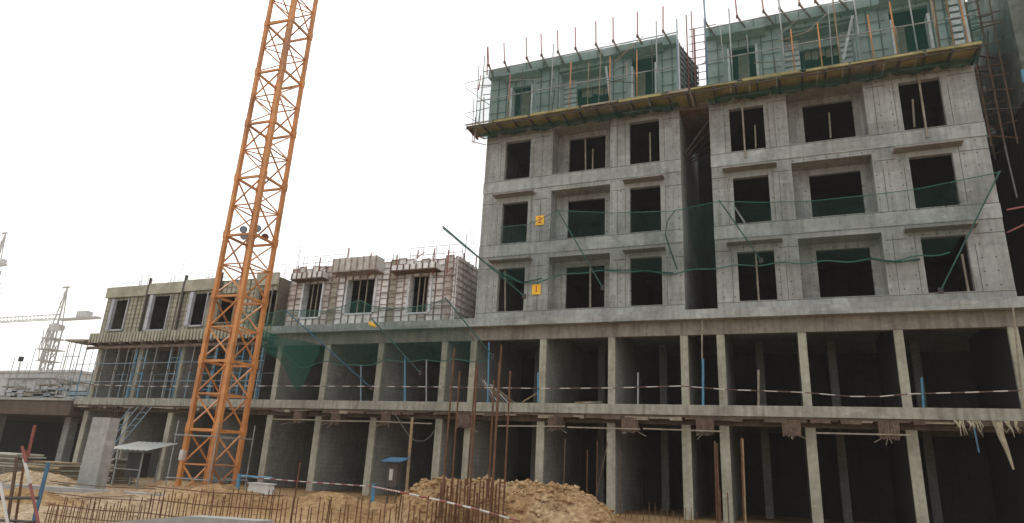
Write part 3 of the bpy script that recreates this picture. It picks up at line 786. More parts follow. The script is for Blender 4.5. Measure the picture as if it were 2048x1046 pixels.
MB().box(X0 + .13, X1 - .13, 4.5, 4.7, WZ0, WZ1).build('rear_wall', 'shaded_concrete', Wb)
MB().box(X0 + .13, X1 - .13, .12, 4.49, WZ1 - .25, WZ1 - .1).build('roof_slab', 'shaded_concrete', Wb)
def canopy(a, b, z0, z1, d, mats):
    m = MB(); m.box(a, b, -d, -.07, z0, z1, 0)
    n = int((b - a) / .32)
    for k in range(n + 1): xx = a + (b - a - .05) * k / n; m.box(xx, xx + .05, -d - .05, -d - .001, z0 - .0, z1, 1)
    m.box(a - .02, b + .02, -d - .055, -.07, z0 - .06, z0 - .002, 1)
    m.build('canopy', mats, Wb)
canopy(-22.9, -20.95, 10.12, 10.42, .55, ['white_panel', 'old_form'])
canopy(-20.25, -17.7, 10.28, 10.95, .75, ['canopy_board', 'panel_rib'])
canopy(-16.95, -14.5, 10.16, 10.42, .6, ['white_panel', 'old_form'])
rp = [(242, 395, 470), (372, 345, 440), (475, 385, 470), (535, 290, 450), (672, 318, 460), (830, 330, 455), (965, 300, 350), (1055, 290, 445), (1140, 300, 440), (1232, 318, 465), (1308, 330, 480)]
for i, (u, v0, v1) in enumerate(rp):
    y = -.35 if u < 1200 else 1.0 + (u - 1232) / 40.
    a = atY(512 + u / 2.988, 400 + v0 / 2.988, y); b = atY(512 + u / 2.988, 400 + v1 / 2.988, y)
    root = thing('bracket_post', (b.x, y, b.z), nth(i, len(rp), 'short red bracket post') + ' on the white formwork block', 'pole', 'red bracket posts on the white formwork')
    MB().tube([tuple(b), (b.x, y, a.z)], .035).build('pole', 'red', root)
    MB().tube([(b.x, y, b.z + .05), (b.x + .18, y + .28, b.z + .4)], .025).build('bracket', 'red', root)

# ================================================================== BEIGE FORMWORK BLOCK
Yb = thing('beige_formwork_block', (-30, 3, LZ1), 'low block clad in beige timber formwork standing on props behind the crane', 'building')
YX0, YX1, YZ0, YZ1 = -37.0, -24.2, 7.80, 10.50
ywin = [(-36.3, -35.1, 7.95, 9.75), (-33.2, -31.75, 7.85, 9.85), (-30.1, -28.95, 8.0, 9.85), (-28.1, -26.9, 8.1, 9.75), (-25.4, -24.45, 7.9, 9.75)]
x = YX0
while x < YX1 - .05:
    wd = min(.64, YX1 - x); cx = x + wd / 2; segs = [(YZ0, YZ1)]
    for (a, b, c, d) in ywin:
        if a < cx < b: segs = [(YZ0, c), (d, YZ1)]
    for (za, zb) in segs:
        if zb - za > .03: panel(Yb, x, x + wd, za, zb, .02 + pr.uniform(-.02, .02), ['beige_panel', 'beige_rib'], max(1, int((zb - za) / .27)), .03, 3)
    x += wd
for k, (xa, xb) in enumerate(((-37.05, -33.7), (-33.6, -30.9), (-30.8, -28.2), (-25.6, -24.15))):
    MB().box(xa, xb, -.16, -.03, 9.92 + .04 * k, 10.55 + .05 * k).build('fascia_board', 'beige_panel', Yb)
for k, (a, b, c, d) in enumerate(ywin):
    f = MB(); f.box(a - .02, a + .22, -.22, -.03, c, d + .05); f.box(b - .04, b + .02, -.08, -.03, c, d + .05); f.box(a, b, -.16, -.03, c - .05, c + .03)
    f.build('window_reveal', 'lilac_trim' if k < 3 else 'beige_rib', Yb)
    if k in (0, 2): MB().box(a + .55 + .2 * (k > 0), b - .2, .35, .4, c, d).build('shutter_board', 'beige_panel', Yb)
for xx in (-33.65, -30.85, -28.2): MB().box(xx, xx + .10, -.18, -.05, YZ0, YZ1 + .45).build('joint_post', 'dark_steel', Yb)
for xx in (YX0, YX1 - .1): MB().box(xx, xx + .1, .1, 5, YZ0, YZ1).build('side_wall', 'beige_rib', Yb)
MB().box(YX0 + .11, YX1 - .11, 4.2, 4.4, YZ0, YZ1).build('rear_wall', 'shaded_concrete', Yb)
MB().box(YX0 + .11, YX1 - .11, .14, 4.19, YZ1 - .2, YZ1 - .08).build('roof_slab', 'shaded_concrete', Yb)
m = MB(); m.box(-37.6, -23.95, -.35, 4.5, 7.22, 7.40, 1)
x = -37.2
while x < -24: m.box(x, x + .13, -.42, -.352, 7.16, 7.72, 0); x += .24
m.box(-37.3, -24, -.35, .0, 7.402, 7.74, 0)
m.build('deck_form', ['beige_panel', 'old_form'], Yb)
for k in range(16): 
    x = -37 + k * .85; MB().bar((x, -.5, 7.12), (x, 4, 7.12), .1, .16).build('joist', 'old_form', Yb)
for y in (-.3, .7, 1.8): MB().box(-37.4, -24, y, y + .08, 6.82, 6.98).build('runner', 'old_form', Yb)
MB().hexa([(-39.1, -.5, 7.30), (-37.45, -.5, 7.24), (-37.45, .9, 7.24), (-39.1, .9, 7.30), (-39.1, -.5, 7.42), (-37.45, -.5, 7.38), (-37.45, .9, 7.38), (-39.1, .9, 7.42)]).build('end_platform', 'grey_timber', Yb)

# steel props under the deck: one prop built, then copied
def make_prop(h, mt):
    root = thing('steel_prop', (0, 0, 0), None, None)
    MB().tube([(0, 0, .012), (0, 0, h * .55)], .032).build('outer_tube', mt, root)
    MB().tube([(0, 0, h * .55), (0, 0, h - .012)], .022).build('inner_tube', 'galv', root)
    MB().tube([(0, 0, h * .53), (0, 0, h * .56)], .05).build('collar', 'rust', root)
    m = MB(); m.box(-.07, .07, -.07, .07, 0, .012); m.box(-.07, .07, -.07, .07, h - .012, h); m.build('plate', 'galv', root)
    return root
HP = 6.82 - FZT
protos = {'galv': make_prop(HP, 'galv'), 'galv_blue': make_prop(HP, 'galv_blue'), 'bright_blue': make_prop(HP, 'bright_blue')}
used = set()
pl = []
pr = random.Random(21)
for row, y in enumerate((-.25, .75, 1.85)):
    n = 17 if row == 0 else 13
    for i in range(n):
        x = -37.3 + (13.1) * i / (n - 1) + pr.uniform(-.15, .15) + .2 * row
        if row and any(abs(x - c) < .35 for c in CX): x += .45
        pl.append((row, i, x, y, 'bright_blue' if (i * 7 + row * 3) % 6 == 0 else pr.choice(['galv', 'galv', 'galv_blue'])))
RW = ['front', 'middle', 'rear']
for (row, i, x, y, mt) in pl:
    src = protos[mt]
    if mt in used: o = copy_tree(src)
    else: o = src; used.add(mt)
    o.location = (x, y, FZT)
    o.rotation_euler = (0, pr.uniform(-.012, .012), pr.uniform(0, 6))
    n = 17 if row == 0 else 13
    tag(o, nth(i, n, {'galv': 'grey steel prop', 'galv_blue': 'blue-grey steel prop', 'bright_blue': 'bright blue steel prop'}[mt]) + ' in the %s row under the beige formwork' % RW[row], 'prop', 'steel props under the beige formwork')
for z, y, lab in ((5.95, -.32, 'upper level pipe tying the props under the beige formwork'), (4.95, -.32, 'lower level pipe tying the props under the beige formwork'), (5.5, .82, 'inner level pipe behind the props under the beige formwork')):
    tag(MB().tube([(-37.8, y, z), (-24.0, y, z + .04)], .022).build('scaffold_pipe', 'galv_blue'), lab, 'pipe', 'level pipes among the props')
# blue scaffold frames
for i, x in enumerate((-33.4, -30.8, -28.2, -26.4, -25.1)):
    root = thing('frame_scaffold', (x, -.1, FZT), nth(i, 5, 'blue scaffold frame') + ' under the beige formwork', 'scaffold', 'blue scaffold frames')
    for s in (0, .75): MB().tube([(x + s, -.1, FZT), (x + s, -.1, FZT + 2.7)], .035).build('upright', 'bright_blue', root)
    for z in (.5, 1.35, 2.2): MB().tube([(x, -.1, FZT + z), (x + .75, -.1, FZT + z)], .022).build('rung', 'bright_blue', root)
# end scaffold at the far left of the deck
root = thing('corner_scaffold', (-38.4, 0, FZT), 'open pipe scaffold at the outer left corner of the beige formwork', 'scaffold')
for x in (-38.9, -38.3, -37.8): MB().tube([(x, -.35, 4.06), (x, -.35, 7.24)], .028).build('standard', 'galv', root)
for z in (4.6, 5.4, 6.4): MB().tube([(-39.1, -.35, z), (-37.7, -.35, z)], .022).build('ledger', 'galv', root)

# roof railings and starter bars above the two low blocks
def bars_cluster(name, x, y, z, n, h, spread, label, mat='rebar_dark', cat='rebar', group='starter bars on the low roofs', seed=0, r=.012):
    q = random.Random(seed); root = thing(name, (x, y, z), label, cat, group)
    for i in range(n):
        a = q.uniform(-spread, spread); b = q.uniform(-.2, .2)
        MB().tube([(x + a, y + b, z), (x + a + q.uniform(-.05, .05), y + b, z + h * q.uniform(.6, 1))], r, 4).build('bar', mat, root)
k = 0
for (px_, py_, pyt, y, lab) in [(607, 520, 462, 2, 'rusty starter bars above the left corner of the white formwork block'), (715, 500, 458, 3, 'thin starter bars above the middle canopy of the white formwork block'), (790, 515, 485, 2, 'low starter bars right of the middle canopy of the white formwork block'), (943, 510, 445, 3, 'starter bars at the joint of white formwork and tall block'),
                           (300, 575, 532, 2, 'starter bars over the second joint of the beige formwork'), (375, 570, 505, 2, 'starter bars over the third joint of the beige formwork'), (350, 570, 545, 1, 'short starter bars between two joints of the beige formwork'), (430, 555, 530, 2, 'starter bars above the beige formwork seen left of the mast')]:
    x, zt = FX(px_, pyt, y); zb = 10.4
    bars_cluster('starter_bars', x, y, zb, 7, max(.5, zt - zb), .45, lab, seed=k, r=.010); k += 1
bars_cluster('starter_bars', -18.5, .6, 10.6, 34, .85, 4.6, 'long scattered row of starter bar ends over the whole white formwork block', seed=41, r=.010, mat='rust')
bars_cluster('starter_bars', -30.5, .8, 10.4, 36, .95, 6.0, 'long scattered row of starter bar ends over the whole beige formwork block', seed=42, r=.011)
def railing(x0, x1, y, z, h, label, n, mat='galv'):
    root = thing('roof_railing', ((x0 + x1) / 2, y, z), label, 'railing', 'pipe railings on the low roofs')
    for i in range(n):
        x = x0 + (x1 - x0) * i / (n - 1); MB().tube([(x, y, z), (x, y, z + h)], .014, 4).build('post', mat, root)
    for f in (.55, 1.0): MB().tube([(x0, y, z + h * f), (x1, y, z + h * f)], .013, 4).build('rail', mat, root)
railing(-37.1, -33.7, .2, 10.5, .75, 'thin pipe railing over the left end of the beige formwork', 5)
railing(-30.6, -25, 1.2, 10.5, 1.1, 'thin pipe railing over the beige formwork behind the mast', 6, 'rust')
railing(-23.2, -20.7, .5, 10.85, .8, 'pipe railing over the left corner of the white formwork', 4, 'rust')
railing(-16.8, -13.9, .8, 10.85, .9, 'pipe railing over the right corner of the white formwork', 5, 'rust')

# ================================================================== SAFETY NETS on outriggers
def outrigger(px0, px1, y1, label, mt='teal_pole'):
    """pole from wall pixel px0 (on y=-.05) to tip pixel px1 at depth y1"""
    a = atY(px0[0], px0[1], -.06); b = atY(px1[0], px1[1], y1)
    root = thing('net_outrigger', tuple(a), label, 'pole', 'outrigger poles of the safety nets')
    MB().tube([tuple(a), tuple(b)], .027).build('pole', mt, root)
    m = MB(); m.box(a.x - .08, a.x + .08, -.055, -.001, a.z - .1, a.z + .1); m.build('bracket', 'dark_steel', root)
    return a, b
# upper net in front of both tall blocks: outer edge (pixel, depth), inner edge (pixel on wall)
o1 = outrigger((1048, 592), (885, 452), -4.6, 'teal pole holding the upper net, leaning out at the left edge of the tall blocks')
o2 = outrigger((1205, 575), (1115, 420), -3.0, 'teal pole leaning out before the middle bay of the block with number signs')
o3 = outrigger((1522, 520), (1438, 400), -3.0, 'teal pole leaning out before the left windows of the right block')
o4 = outrigger((1882, 580), (2000, 342), -3.2, 'teal pole leaning out before the right windows of the right block')
def poly_at(pts, t):
    xs = [p[0] for p in pts]; L = xs[0] + (xs[-1] - xs[0]) * t
    for a, b in zip(pts, pts[1:]):
        if L <= b[0] + 1e-6:
            f = (L - a[0]) / (b[0] - a[0]) if b[0] != a[0] else 0
            return [a[i] + (b[i] - a[i]) * f for i in range(3)]
    return list(pts[-1])
def hung_net(root, outer, inner, n, rows, mat, seed, sag=.25, edge=.025, name='net'):
    m = MB(); grid = []
    for k in range(rows + 1):
        s = k / rows; row = []
        for i in range(n + 1):
            t = i / n
            A_ = Vector(FP(*poly_at(outer, t))); B_ = Vector(FP(*poly_at(inner, t)))
            p = A_.lerp(B_, s); f = fbm(p.x * .9, p.z * 1.4 + s * 2, seed)
            p.z -= sag * math.sin(math.pi * s) * (1 + .5 * f); p.y += .10 * f * math.sin(math.pi * s)
            p.z += .05 * math.sin(i * .9) * (s > .95)
            row.append(tuple(p))
        grid.append(row)
    sheet(m, grid); m.build(name, mat, root, smooth=True)
    if edge:
        MB().tube(grid[0], edge * .6, 4).build('edge_rope', 'net_rope', root)
        MB().tube(grid[-1], edge, 5).build('edge_rope', 'net_rope', root)
N1 = thing('upper_safety_net', (-2, -1.5, 8), 'thin green catch net stretched across the second floor of both tall blocks', 'net')
hung_net(N1, [(1000, 455, -1.2), (1060, 448, -1.6), (1115, 421, -2.9), (1230, 426, -2.2), (1345, 422, -2.2), (1438, 402, -2.9), (1520, 405, -2.2), (1625, 402, -2.0), (1740, 390, -2.0), (1835, 378, -2.3), (2000, 344, -3.1)],
         [(1005, 545, -.1), (1040, 567, -.15), (1080, 562, -.15), (1150, 545, -.1), (1250, 542, -.1), (1345, 547, -.1), (1430, 535, -.1), (1560, 527, -.1), (1700, 522, -.1), (1790, 520, -.1), (1900, 505, -.1)], 70, 8, 'net_thin', 2.0, .12)
m = MB()      # bunched folds
for (pts, r) in (([(886, 455, -4.5), (930, 492, -3.4), (970, 525, -2.0), (1005, 548, -1.0), (1030, 570, -.5)], .05), ([(1005, 548, -.6), (1040, 567, -.2), (1085, 556, -.15)], .05), ([(1200, 541, -.12), (1270, 540, -.12), (1345, 545, -.12)], .045), ([(1330, 470, -.3), (1342, 500, -.25), (1355, 540, -.2)], .05), ([(1352, 420, -.5), (1335, 440, -.4), (1330, 470, -.3)], .03), ([(1740, 515, -.15), (1770, 522, -.2), (1800, 524, -.2), (1840, 518, -.15)], .07), ([(1100, 365, -.3), (1100, 425, -.3)], .0)):
    if r: m.tube([Vector(FP(*p)) + Vector((random.uniform(-.03, .03), 0, random.uniform(-.03, .03))) for p in pts], r * .6, 6)
m.build('bunched_fold', 'net_dense', N1, smooth=True)
# lower net over the ledge of the white formwork block
outrigger((985, 712), (890, 595), -3.0, 'teal pole of the lower net, leaning out below the left edge of the tall block')
outrigger((840, 745), (742, 636), -2.6, 'teal pole leaning out below the middle window of the white formwork')
outrigger((742, 775), (572, 622), -3.2, 'blue pole slanting below the left window of the white formwork', 'blue')

N2 = thing('lower_safety_net', (-18, -1.5, 5), 'dark green catch net sagging under the ledge below the white formwork block', 'net')
hung_net(N2, [(480, 622, -3.4), (530, 628, -3.2), (572, 620, -3.2), (655, 622, -2.6), (720, 600, -2.6), (742, 612, -2.6), (800, 618, -2.4), (862, 608, -2.4), (890, 597, -3.0)],
         [(560, 700, -.25), (600, 735, -.25), (655, 724, -.2), (720, 733, -.2), (768, 722, -.2), (840, 722, -.2), (900, 720, -.2), (945, 722, -.2), (985, 722, -.2)], 44, 8, 'net_mid', 5.0, .1)
hung_net(N2, [(480, 622, -3.4), (500, 640, -3.2), (530, 660, -2.8), (560, 675, -2.2), (600, 680, -1.6), (640, 690, -1.2)],
         [(505, 660, -3.0), (530, 700, -2.4), (560, 722, -1.8), (590, 775, -1.5), (603, 780, -1.3), (625, 730, -1.0), (640, 705, -.8)], 20, 6, 'net_dense', 8.0, .22, 0, 'net_fold')
# a coloured cloth caught on the net
tag(MB().hexa([FP(737, 642, -2.5), FP(748, 646, -2.5), FP(748, 648, -2.4), FP(737, 644, -2.4), FP(738, 649, -2.5), FP(753, 654, -2.5), FP(753, 656, -2.4), FP(738, 651, -2.4)]).build('yellow_cloth', 'sign_yellow'), 'small yellow cloth caught on the pole under the white formwork', 'cloth')

# ================================================================== TOWER CRANE
def tower_crane():
    cx, cy = -19.3237, -7.1428; s = 1.3; th = R_(48); r = s / math.sqrt(2)
    root = thing('tower_crane', (cx, cy, 0), 'orange lattice mast of a tower crane rising past the top of the photo', 'crane')
    ch = [Vector((cx + r * math.cos(th + k * math.pi / 2), cy + r * math.sin(th + k * math.pi / 2), 0)) for k in range(4)]
    H = 2.475; z00 = -0.2
    nsec = 11
    U = Vector((0, 0, 1))
    for q in range(nsec):
        z0 = z00 + q * H; z1 = z0 + H
        sec = thing('mast_section', (cx, cy, z0), None, None); sec.parent = root; sec.location = (0, 0, z0)
        for c in ch:
            m = MB(); m.bar(c + U * z0, c + U * z1, .15)
            m.bar(c + U * (z1 - .16), c + U * (z1 + .10 if q < nsec - 1 else z1), .185); m.bar(c + U * z0, c + U * (z0 + .16), .186)
            m.build('chord', 'orange', sec)
        for k in range(4):
            a, b = ch[k], ch[(k + 1) % 4]
            m = MB(); e = 0.0
            m.bar(a + U * (z1 - .05), b + U * (z1 - .05), .08, .09); m.build('ring_beam', 'orange', sec)
            m = MB(); m.bar(a + U * (z0 + H / 2), b + U * (z0 + H / 2), .045); m.build('ring_beam', 'orange', sec)
            # X bracing: two half-height crosses, like the photo
            m = MB()
            for j, (za, zb) in enumerate(((z0 + .06, z0 + H / 2), (z0 + H / 2, z1 - .06))):
                if j: m.bar(a + U * za, b + U * zb, .05, .05)
                else: m.bar(b + U * za, a + U * zb, .05, .05)
            m.build('brace', 'orange', sec)
        m = MB(); m.bar(ch[0] + U * (z0 + H / 2), ch[2] + U * (z0 + H / 2), .04); m.build('diaphragm', 'orange', sec)
        if q < 3:
            m = MB()                      # ladder inside the lower sections
            lx = Vector((cx, cy, 0))
            for sgn in (-.18, .18): m.bar(lx + Vector((sgn, 0, z0)), lx + Vector((sgn, 0, z1)), .035)
            for i in range(9): m.bar(lx + Vector((-.18, 0, z0 + .1 + i * .27)), lx + Vector((.18, 0, z0 + .1 + i * .27)), .022)
            m.build('ladder', 'orange', sec)
    m = MB(); m.box(cx - 1.3, cx + 1.3, cy - 1.3, cy + 1.3, -.3, .12); m.build('base_block', 'slab_concrete', root)
    # scaffold rails round the foot
    g = MB()
    for z in (.55, 2.0):
        for k in range(4):
            d = Vector((math.cos(th + k * math.pi / 2), math.sin(th + k * math.pi / 2), 0)); e = Vector((math.cos(th + (k + 1) * math.pi / 2), math.sin(th + (k + 1) * math.pi / 2), 0))
            c = Vector((cx, cy, z)); g.tube([c + d * 1.35, c + e * 1.35], .022)
    for k in range(4):
        d = Vector((math.cos(th + k * math.pi / 2), math.sin(th + k * math.pi / 2), 0)); c = Vector((cx, cy, 0)) + d * 1.3
        g.tube([c, c + U * 2.5], .022)
    tag(g.build('guard_scaffold', 'galv'), 'thin grey pipe guard round the foot of the orange crane mast', 'scaffold')
    # electrical box on the near side
    p = ch[1]
    m = MB(); m.box(cx - .55, cx - .37, cy - .95, cy - .83, 1.15, 1.5)
    tag(m.build('meter_box', 'white_paint'), 'small white box fixed near the foot of the crane mast', 'box')
    for i, (px_, py_) in enumerate([(487, 459), (488, 472), (515, 457), (530, 474)]):
        a = atY(px_, py_, cy + (-.2 if i < 2 else .3))
        lab = ['upper left of the four small floodlights halfway up the mast', 'lower left of the four small floodlights halfway up the mast', 'dark floodlight beside the front chord halfway up the mast', 'reddish floodlight near the right chord halfway up the mast'][i]
        f = thing('floodlight', tuple(a), lab, 'lamp', 'floodlights on the mast')
        d = (CAMP - a).normalized()
        MB().tube([a - d * .1, a + d * .02, a + d * .1], .10, 10, r2=.15).build('housing', 'dark_steel', f, smooth=False)
        MB().tube([a + d * .101, a + d * .115], .12, 10).build('lens', 'far_blue' if i < 3 else 'rust', f)
        MB().bar(a - d * .1 - U * .16, a - d * .1 + U * .06, .04).build('bracket', 'dark_steel', f)
tower_crane()

# ================================================================== FAR LEFT: low garage deck, distant site, far cranes
Gd = thing('garage_deck', (-45, 2, 0), 'low concrete garage deck with a dark interior at the left edge', 'building')
MB().box(-70, XL - .02, -.45, 12, 3.05, 3.85).build('deck_slab', 'soffit_concrete', Gd)
m = MB(); m.box(-70, XL - .02, -.55, -.2, 3.86, 3.98); m.build('kerb', 'pale_concrete', Gd)
MB().box(-70, XL - .02, 9, 9.3, 0, 3.04).build('rear_wall', 'deep_shade', Gd)  # darkness of the garage interior painted into the wall colour
for x in (-39.3, -46, -53): MB().box(x, x + .5, .8, 1.3, 0, 3.04).build('column', 'inner_concrete', Gd)
MB().box(-37.19, -36.95, .5, 8.5, 0, 3.5).build('side_wall', 'inner_concrete', Gd)
m = MB(); m.hexa([(-44.5, -.4, 3.99), (-39, -.4, 3.99), (-39.5, 2.5, 4.0), (-44, 2.5, 4.0), (-44.5, -.4, 4.03), (-39, -.4, 4.03), (-39.5, 2.5, 4.08), (-44, 2.5, 4.08)])
tag(m.build('roofing_sheet', 'sheet_metal'), 'pale metal sheet lying on the garage deck at the left', 'sheet')
def far_building(x0, x1, y0, y1, h, label, mat, z=0.0):
    root = thing('low_building', ((x0 + x1) / 2, y0, 0), label, 'building')
    MB().box(x0, x1, y0, y1, z, h).build('wall', mat, root)
    MB().box(x0 - .3, x1 + .3, y0 - .3, y1, h + .002, h + .35).build('roof', 'far_grey', root)
a = atY(0, 738, 40); b = atY(165, 748, 40)
far_building(a.x - 14, b.x - 1.5, 40, 50, (a.z + b.z) / 2 - .2, 'pale grey long low building beyond the garage deck', 'far_grey')
a = atY(15, 757, 16); b = atY(105, 768, 16)
far_building(a.x, b.x, 16, 22, a.z, 'small grey block standing nearer on the garage deck', 'far_grey')

def far_crane(px_, y, ptop, pjib, pbase, label, jl, jr, sc=1.0):
    base = atY(px_, pbase, y); top = atY(px_ - 2, ptop, y); jib = atY(px_, pjib, y)
    x = jib.x; zt = top.z; zj = jib.z
    root = thing('distant_crane', (x, y, 0), label, 'crane', 'distant tower cranes')
    k_ = sc; s = 1.0 * k_
    m = MB()
    for dx in (-s, s):
        for dy in (-s, s): m.bar((x + dx, y + dy, 0), (x + dx, y + dy, zj - 3 * k_), .3 * k_)
    z = 0
    while z < zj - 5 * k_:
        for dy in (-s, s): m.bar((x - s, y + dy, z), (x + s, y + dy, z + 2 * k_), .18 * k_); m.bar((x + s, y + dy, z), (x - s, y + dy, z + 2 * k_), .18 * k_)
        z += 2 * k_
    m.build('mast', 'far_crane', root)
    def B(m, a, b, c, d, e, f): m.box(x + a * k_, x + b * k_, y + c * k_, y + d * k_, zj + e * k_, zj + f * k_)
    m = MB(); B(m, -1.3, 1.3, -1.3, 1.3, -2.9, -1.6)
    B(m, -2.2, 2.2, -2, 2, -5.5, -5.3); B(m, -2.6, 2.6, -2.2, 2.2, -8.4, -8.2); B(m, -2.0, 2.3, -2, 2, -11.4, -11.2)
    q = random.Random(3)
    for lv, lo in ((-5.3, -8.2), (-8.2, -11.2), (-2.9, -5.3)):
        for t in range(9):
            a = q.uniform(-2, 2); m.bar((x + a * k_, y - 1.9 * k_, zj + lo * k_), (x + (a + q.uniform(-.8, .8)) * k_, y - 1.9 * k_, zj + lv * k_), .16 * k_)
    m.build('climbing_frame', 'far_crane', root)
    m = MB(); B(m, 1.2, 2.6, -2.4, -.9, -3.6, -1.7); m.build('cab', 'far_grey', root)
    m = MB()
    for dx, dy in ((-.9, -.7), (.9, -.7), (-.9, .7), (.9, .7)): m.bar((x + dx * k_, y + dy * k_, zj - 1.6 * k_), (x + .1, y, zt), .22 * k_)
    for k in range(4): m.bar((x + (-.8 + .15 * k) * k_, y - .6 * k_, zj + k * 2 * k_), (x + (.8 - .15 * k) * k_, y - .6 * k_, zj + (k * 2 + 1.4) * k_), .12 * k_)
    m.box(x - 1.6 * k_, x + .7 * k_, y - .3 * k_, y + .3 * k_, zt - .3 * k_, zt + .1)
    m.build('apex_tower', 'far_crane', root)
    m = MB(); L0, z0 = x - jl, zj; w_ = .6 * k_; hh = 1.3 * k_
    m.bar((L0, y - w_, z0), (x, y - w_, zj), .2 * k_); m.bar((L0, y + w_, z0), (x, y + w_, zj), .2 * k_); m.bar((L0, y, z0 + hh), (x, y, zj + hh), .2 * k_)
    k = 0; st = 1.6 * k_
    while (k + 1) * st < jl:
        xx = L0 + k * st; m.bar((xx, y - w_, z0), (xx + st / 2, y, z0 + hh), .1 * k_); m.bar((xx + st / 2, y, z0 + hh), (xx + st, y - w_, z0), .1 * k_); k += 1
    m.build('jib', 'far_crane', root)
    m = MB(); m.box(x + 1, x + jr, y - .7 * k_, y + .7 * k_, zj - .45 * k_, zj + .05 * k_); m.build('counter_jib', 'far_crane', root)
    MB().box(x + jr * .5, x + jr * .74, y - .9 * k_, y + .9 * k_, zj + .06 * k_, zj + 1.6 * k_).build('counterweight', 'far_grey', root)
    m = MB(); m.tube([(x, y, zt), (L0 + jl * .25, y, z0 + hh)], .06 * k_, 4); m.tube([(x, y, zt), (x - jl * .4, y, zj + hh)], .06 * k_, 4); m.tube([(x, y, zt), (x + jr * .9, y, zj)], .06 * k_, 4)
    m.build('tie_rope', 'far_crane', root)
far_crane(118, 170, 575, 638, 740, 'distant tower crane with its whole jib in view above the garage deck', 95, 27, 1.75)
far_crane(-8, 210, 468, 530, 740, 'faint distant crane cut off by the left edge of the photo', 4, 9, 2.1)
# thin scaffold poles and bars standing on the garage deck
pr = random.Random(5)
for i in range(12):
    px_ = 8 + i * 14 + pr.uniform(-4, 4); t = 690 + pr.uniform(-20, 40)
    y = 1.5 + (i % 3) * 1.5
    a = atY(px_, 790, y); b = atY(px_ + 4, t, y)
    tag(MB().tube([(a.x, y, 3.85), (a.x, y, b.z)], .022, 5).build('scaffold_pole', 'galv'), nth(i, 12, 'thin upright pole') + ' on the garage deck', 'pole', 'thin poles on the garage deck')
a = atY(42, 718, 6); 
root = thing('site_lamp', (a.x, 6, 3.85), 'dark site lamp on a thin pole above the garage deck', 'lamp')
MB().tube([(a.x, 6, 3.85), (a.x, 6, a.z)], .03).build('pole', 'galv', root)
MB().box(a.x - .16, a.x + .16, 5.9, 6.1, a.z - .18, a.z + .18).build('lamp_head', 'black', root)

# ================================================================== GROUND LEVEL OBJECTS
# free-standing concrete pillar
P_ = thing('concrete_pillar', (-21.4, -9.8, 0), 'free-standing pale concrete pillar left of the crane on a ground beam', 'pillar')
m = MB(); m.hexa([(-22.12, -10.0, -.05), (-21.2, -10.0, -.05), (-21.2, -9.6, -.05), (-22.12, -9.6, -.05), (-22.10, -9.98, 2.42), (-21.22, -9.98, 2.42), (-21.22, -9.62, 2.42), (-22.10, -9.62, 2.42)])
m.build('shaft', 'pale_concrete', P_)
m = MB()
for k in range(6): m.tube([(-22.0 + k * .14, -9.7, 2.42), (-21.98 + k * .13, -9.7, 2.62 + .05 * (k % 3))], .012, 4)
m.build('starter_bar', 'rust', P_)
tag(MB().hexa([(-24.5, -10.9, -.25), (-16.6, -10.6, -.25), (-16.6, -10.15, -.25), (-24.5, -10.4, -.25), (-24.5, -10.9, .12), (-16.6, -10.6, .20), (-16.6, -10.15, .20), (-24.5, -10.4, .12)]).build('ground_beam', 'pale_concrete'), 'low grey concrete ground beam running past the pillar to the crane', 'beam')
# foreground wall tops at the bottom edge
p1, p2, p3 = atY(205, 1046, -20), atY(372, 1032, -19.5), atY(520, 1042, -19.0)
m = MB()
m.hexa([(p1.x, -20, -.3), (p2.x, -19.5, -.3), (p2.x, -19.25, -.3), (p1.x, -19.75, -.3), (p1.x, -20, p1.z), (p2.x, -19.5, p2.z), (p2.x, -19.25, p2.z), (p1.x, -19.75, p1.z)])
m.hexa([(p2.x + .002, -19.5, -.3), (p3.x, -19.0, -.3), (p3.x, -18.75, -.3), (p2.x + .002, -19.25, -.3), (p2.x + .002, -19.5, p2.z), (p3.x, -19.0, p3.z), (p3.x, -18.75, p3.z), (p2.x + .002, -19.25, p2.z)])
tag(m.build('retaining_wall', 'pale_concrete'), 'top of a grey concrete wall at the bottom edge below the rebar mesh', 'wall')

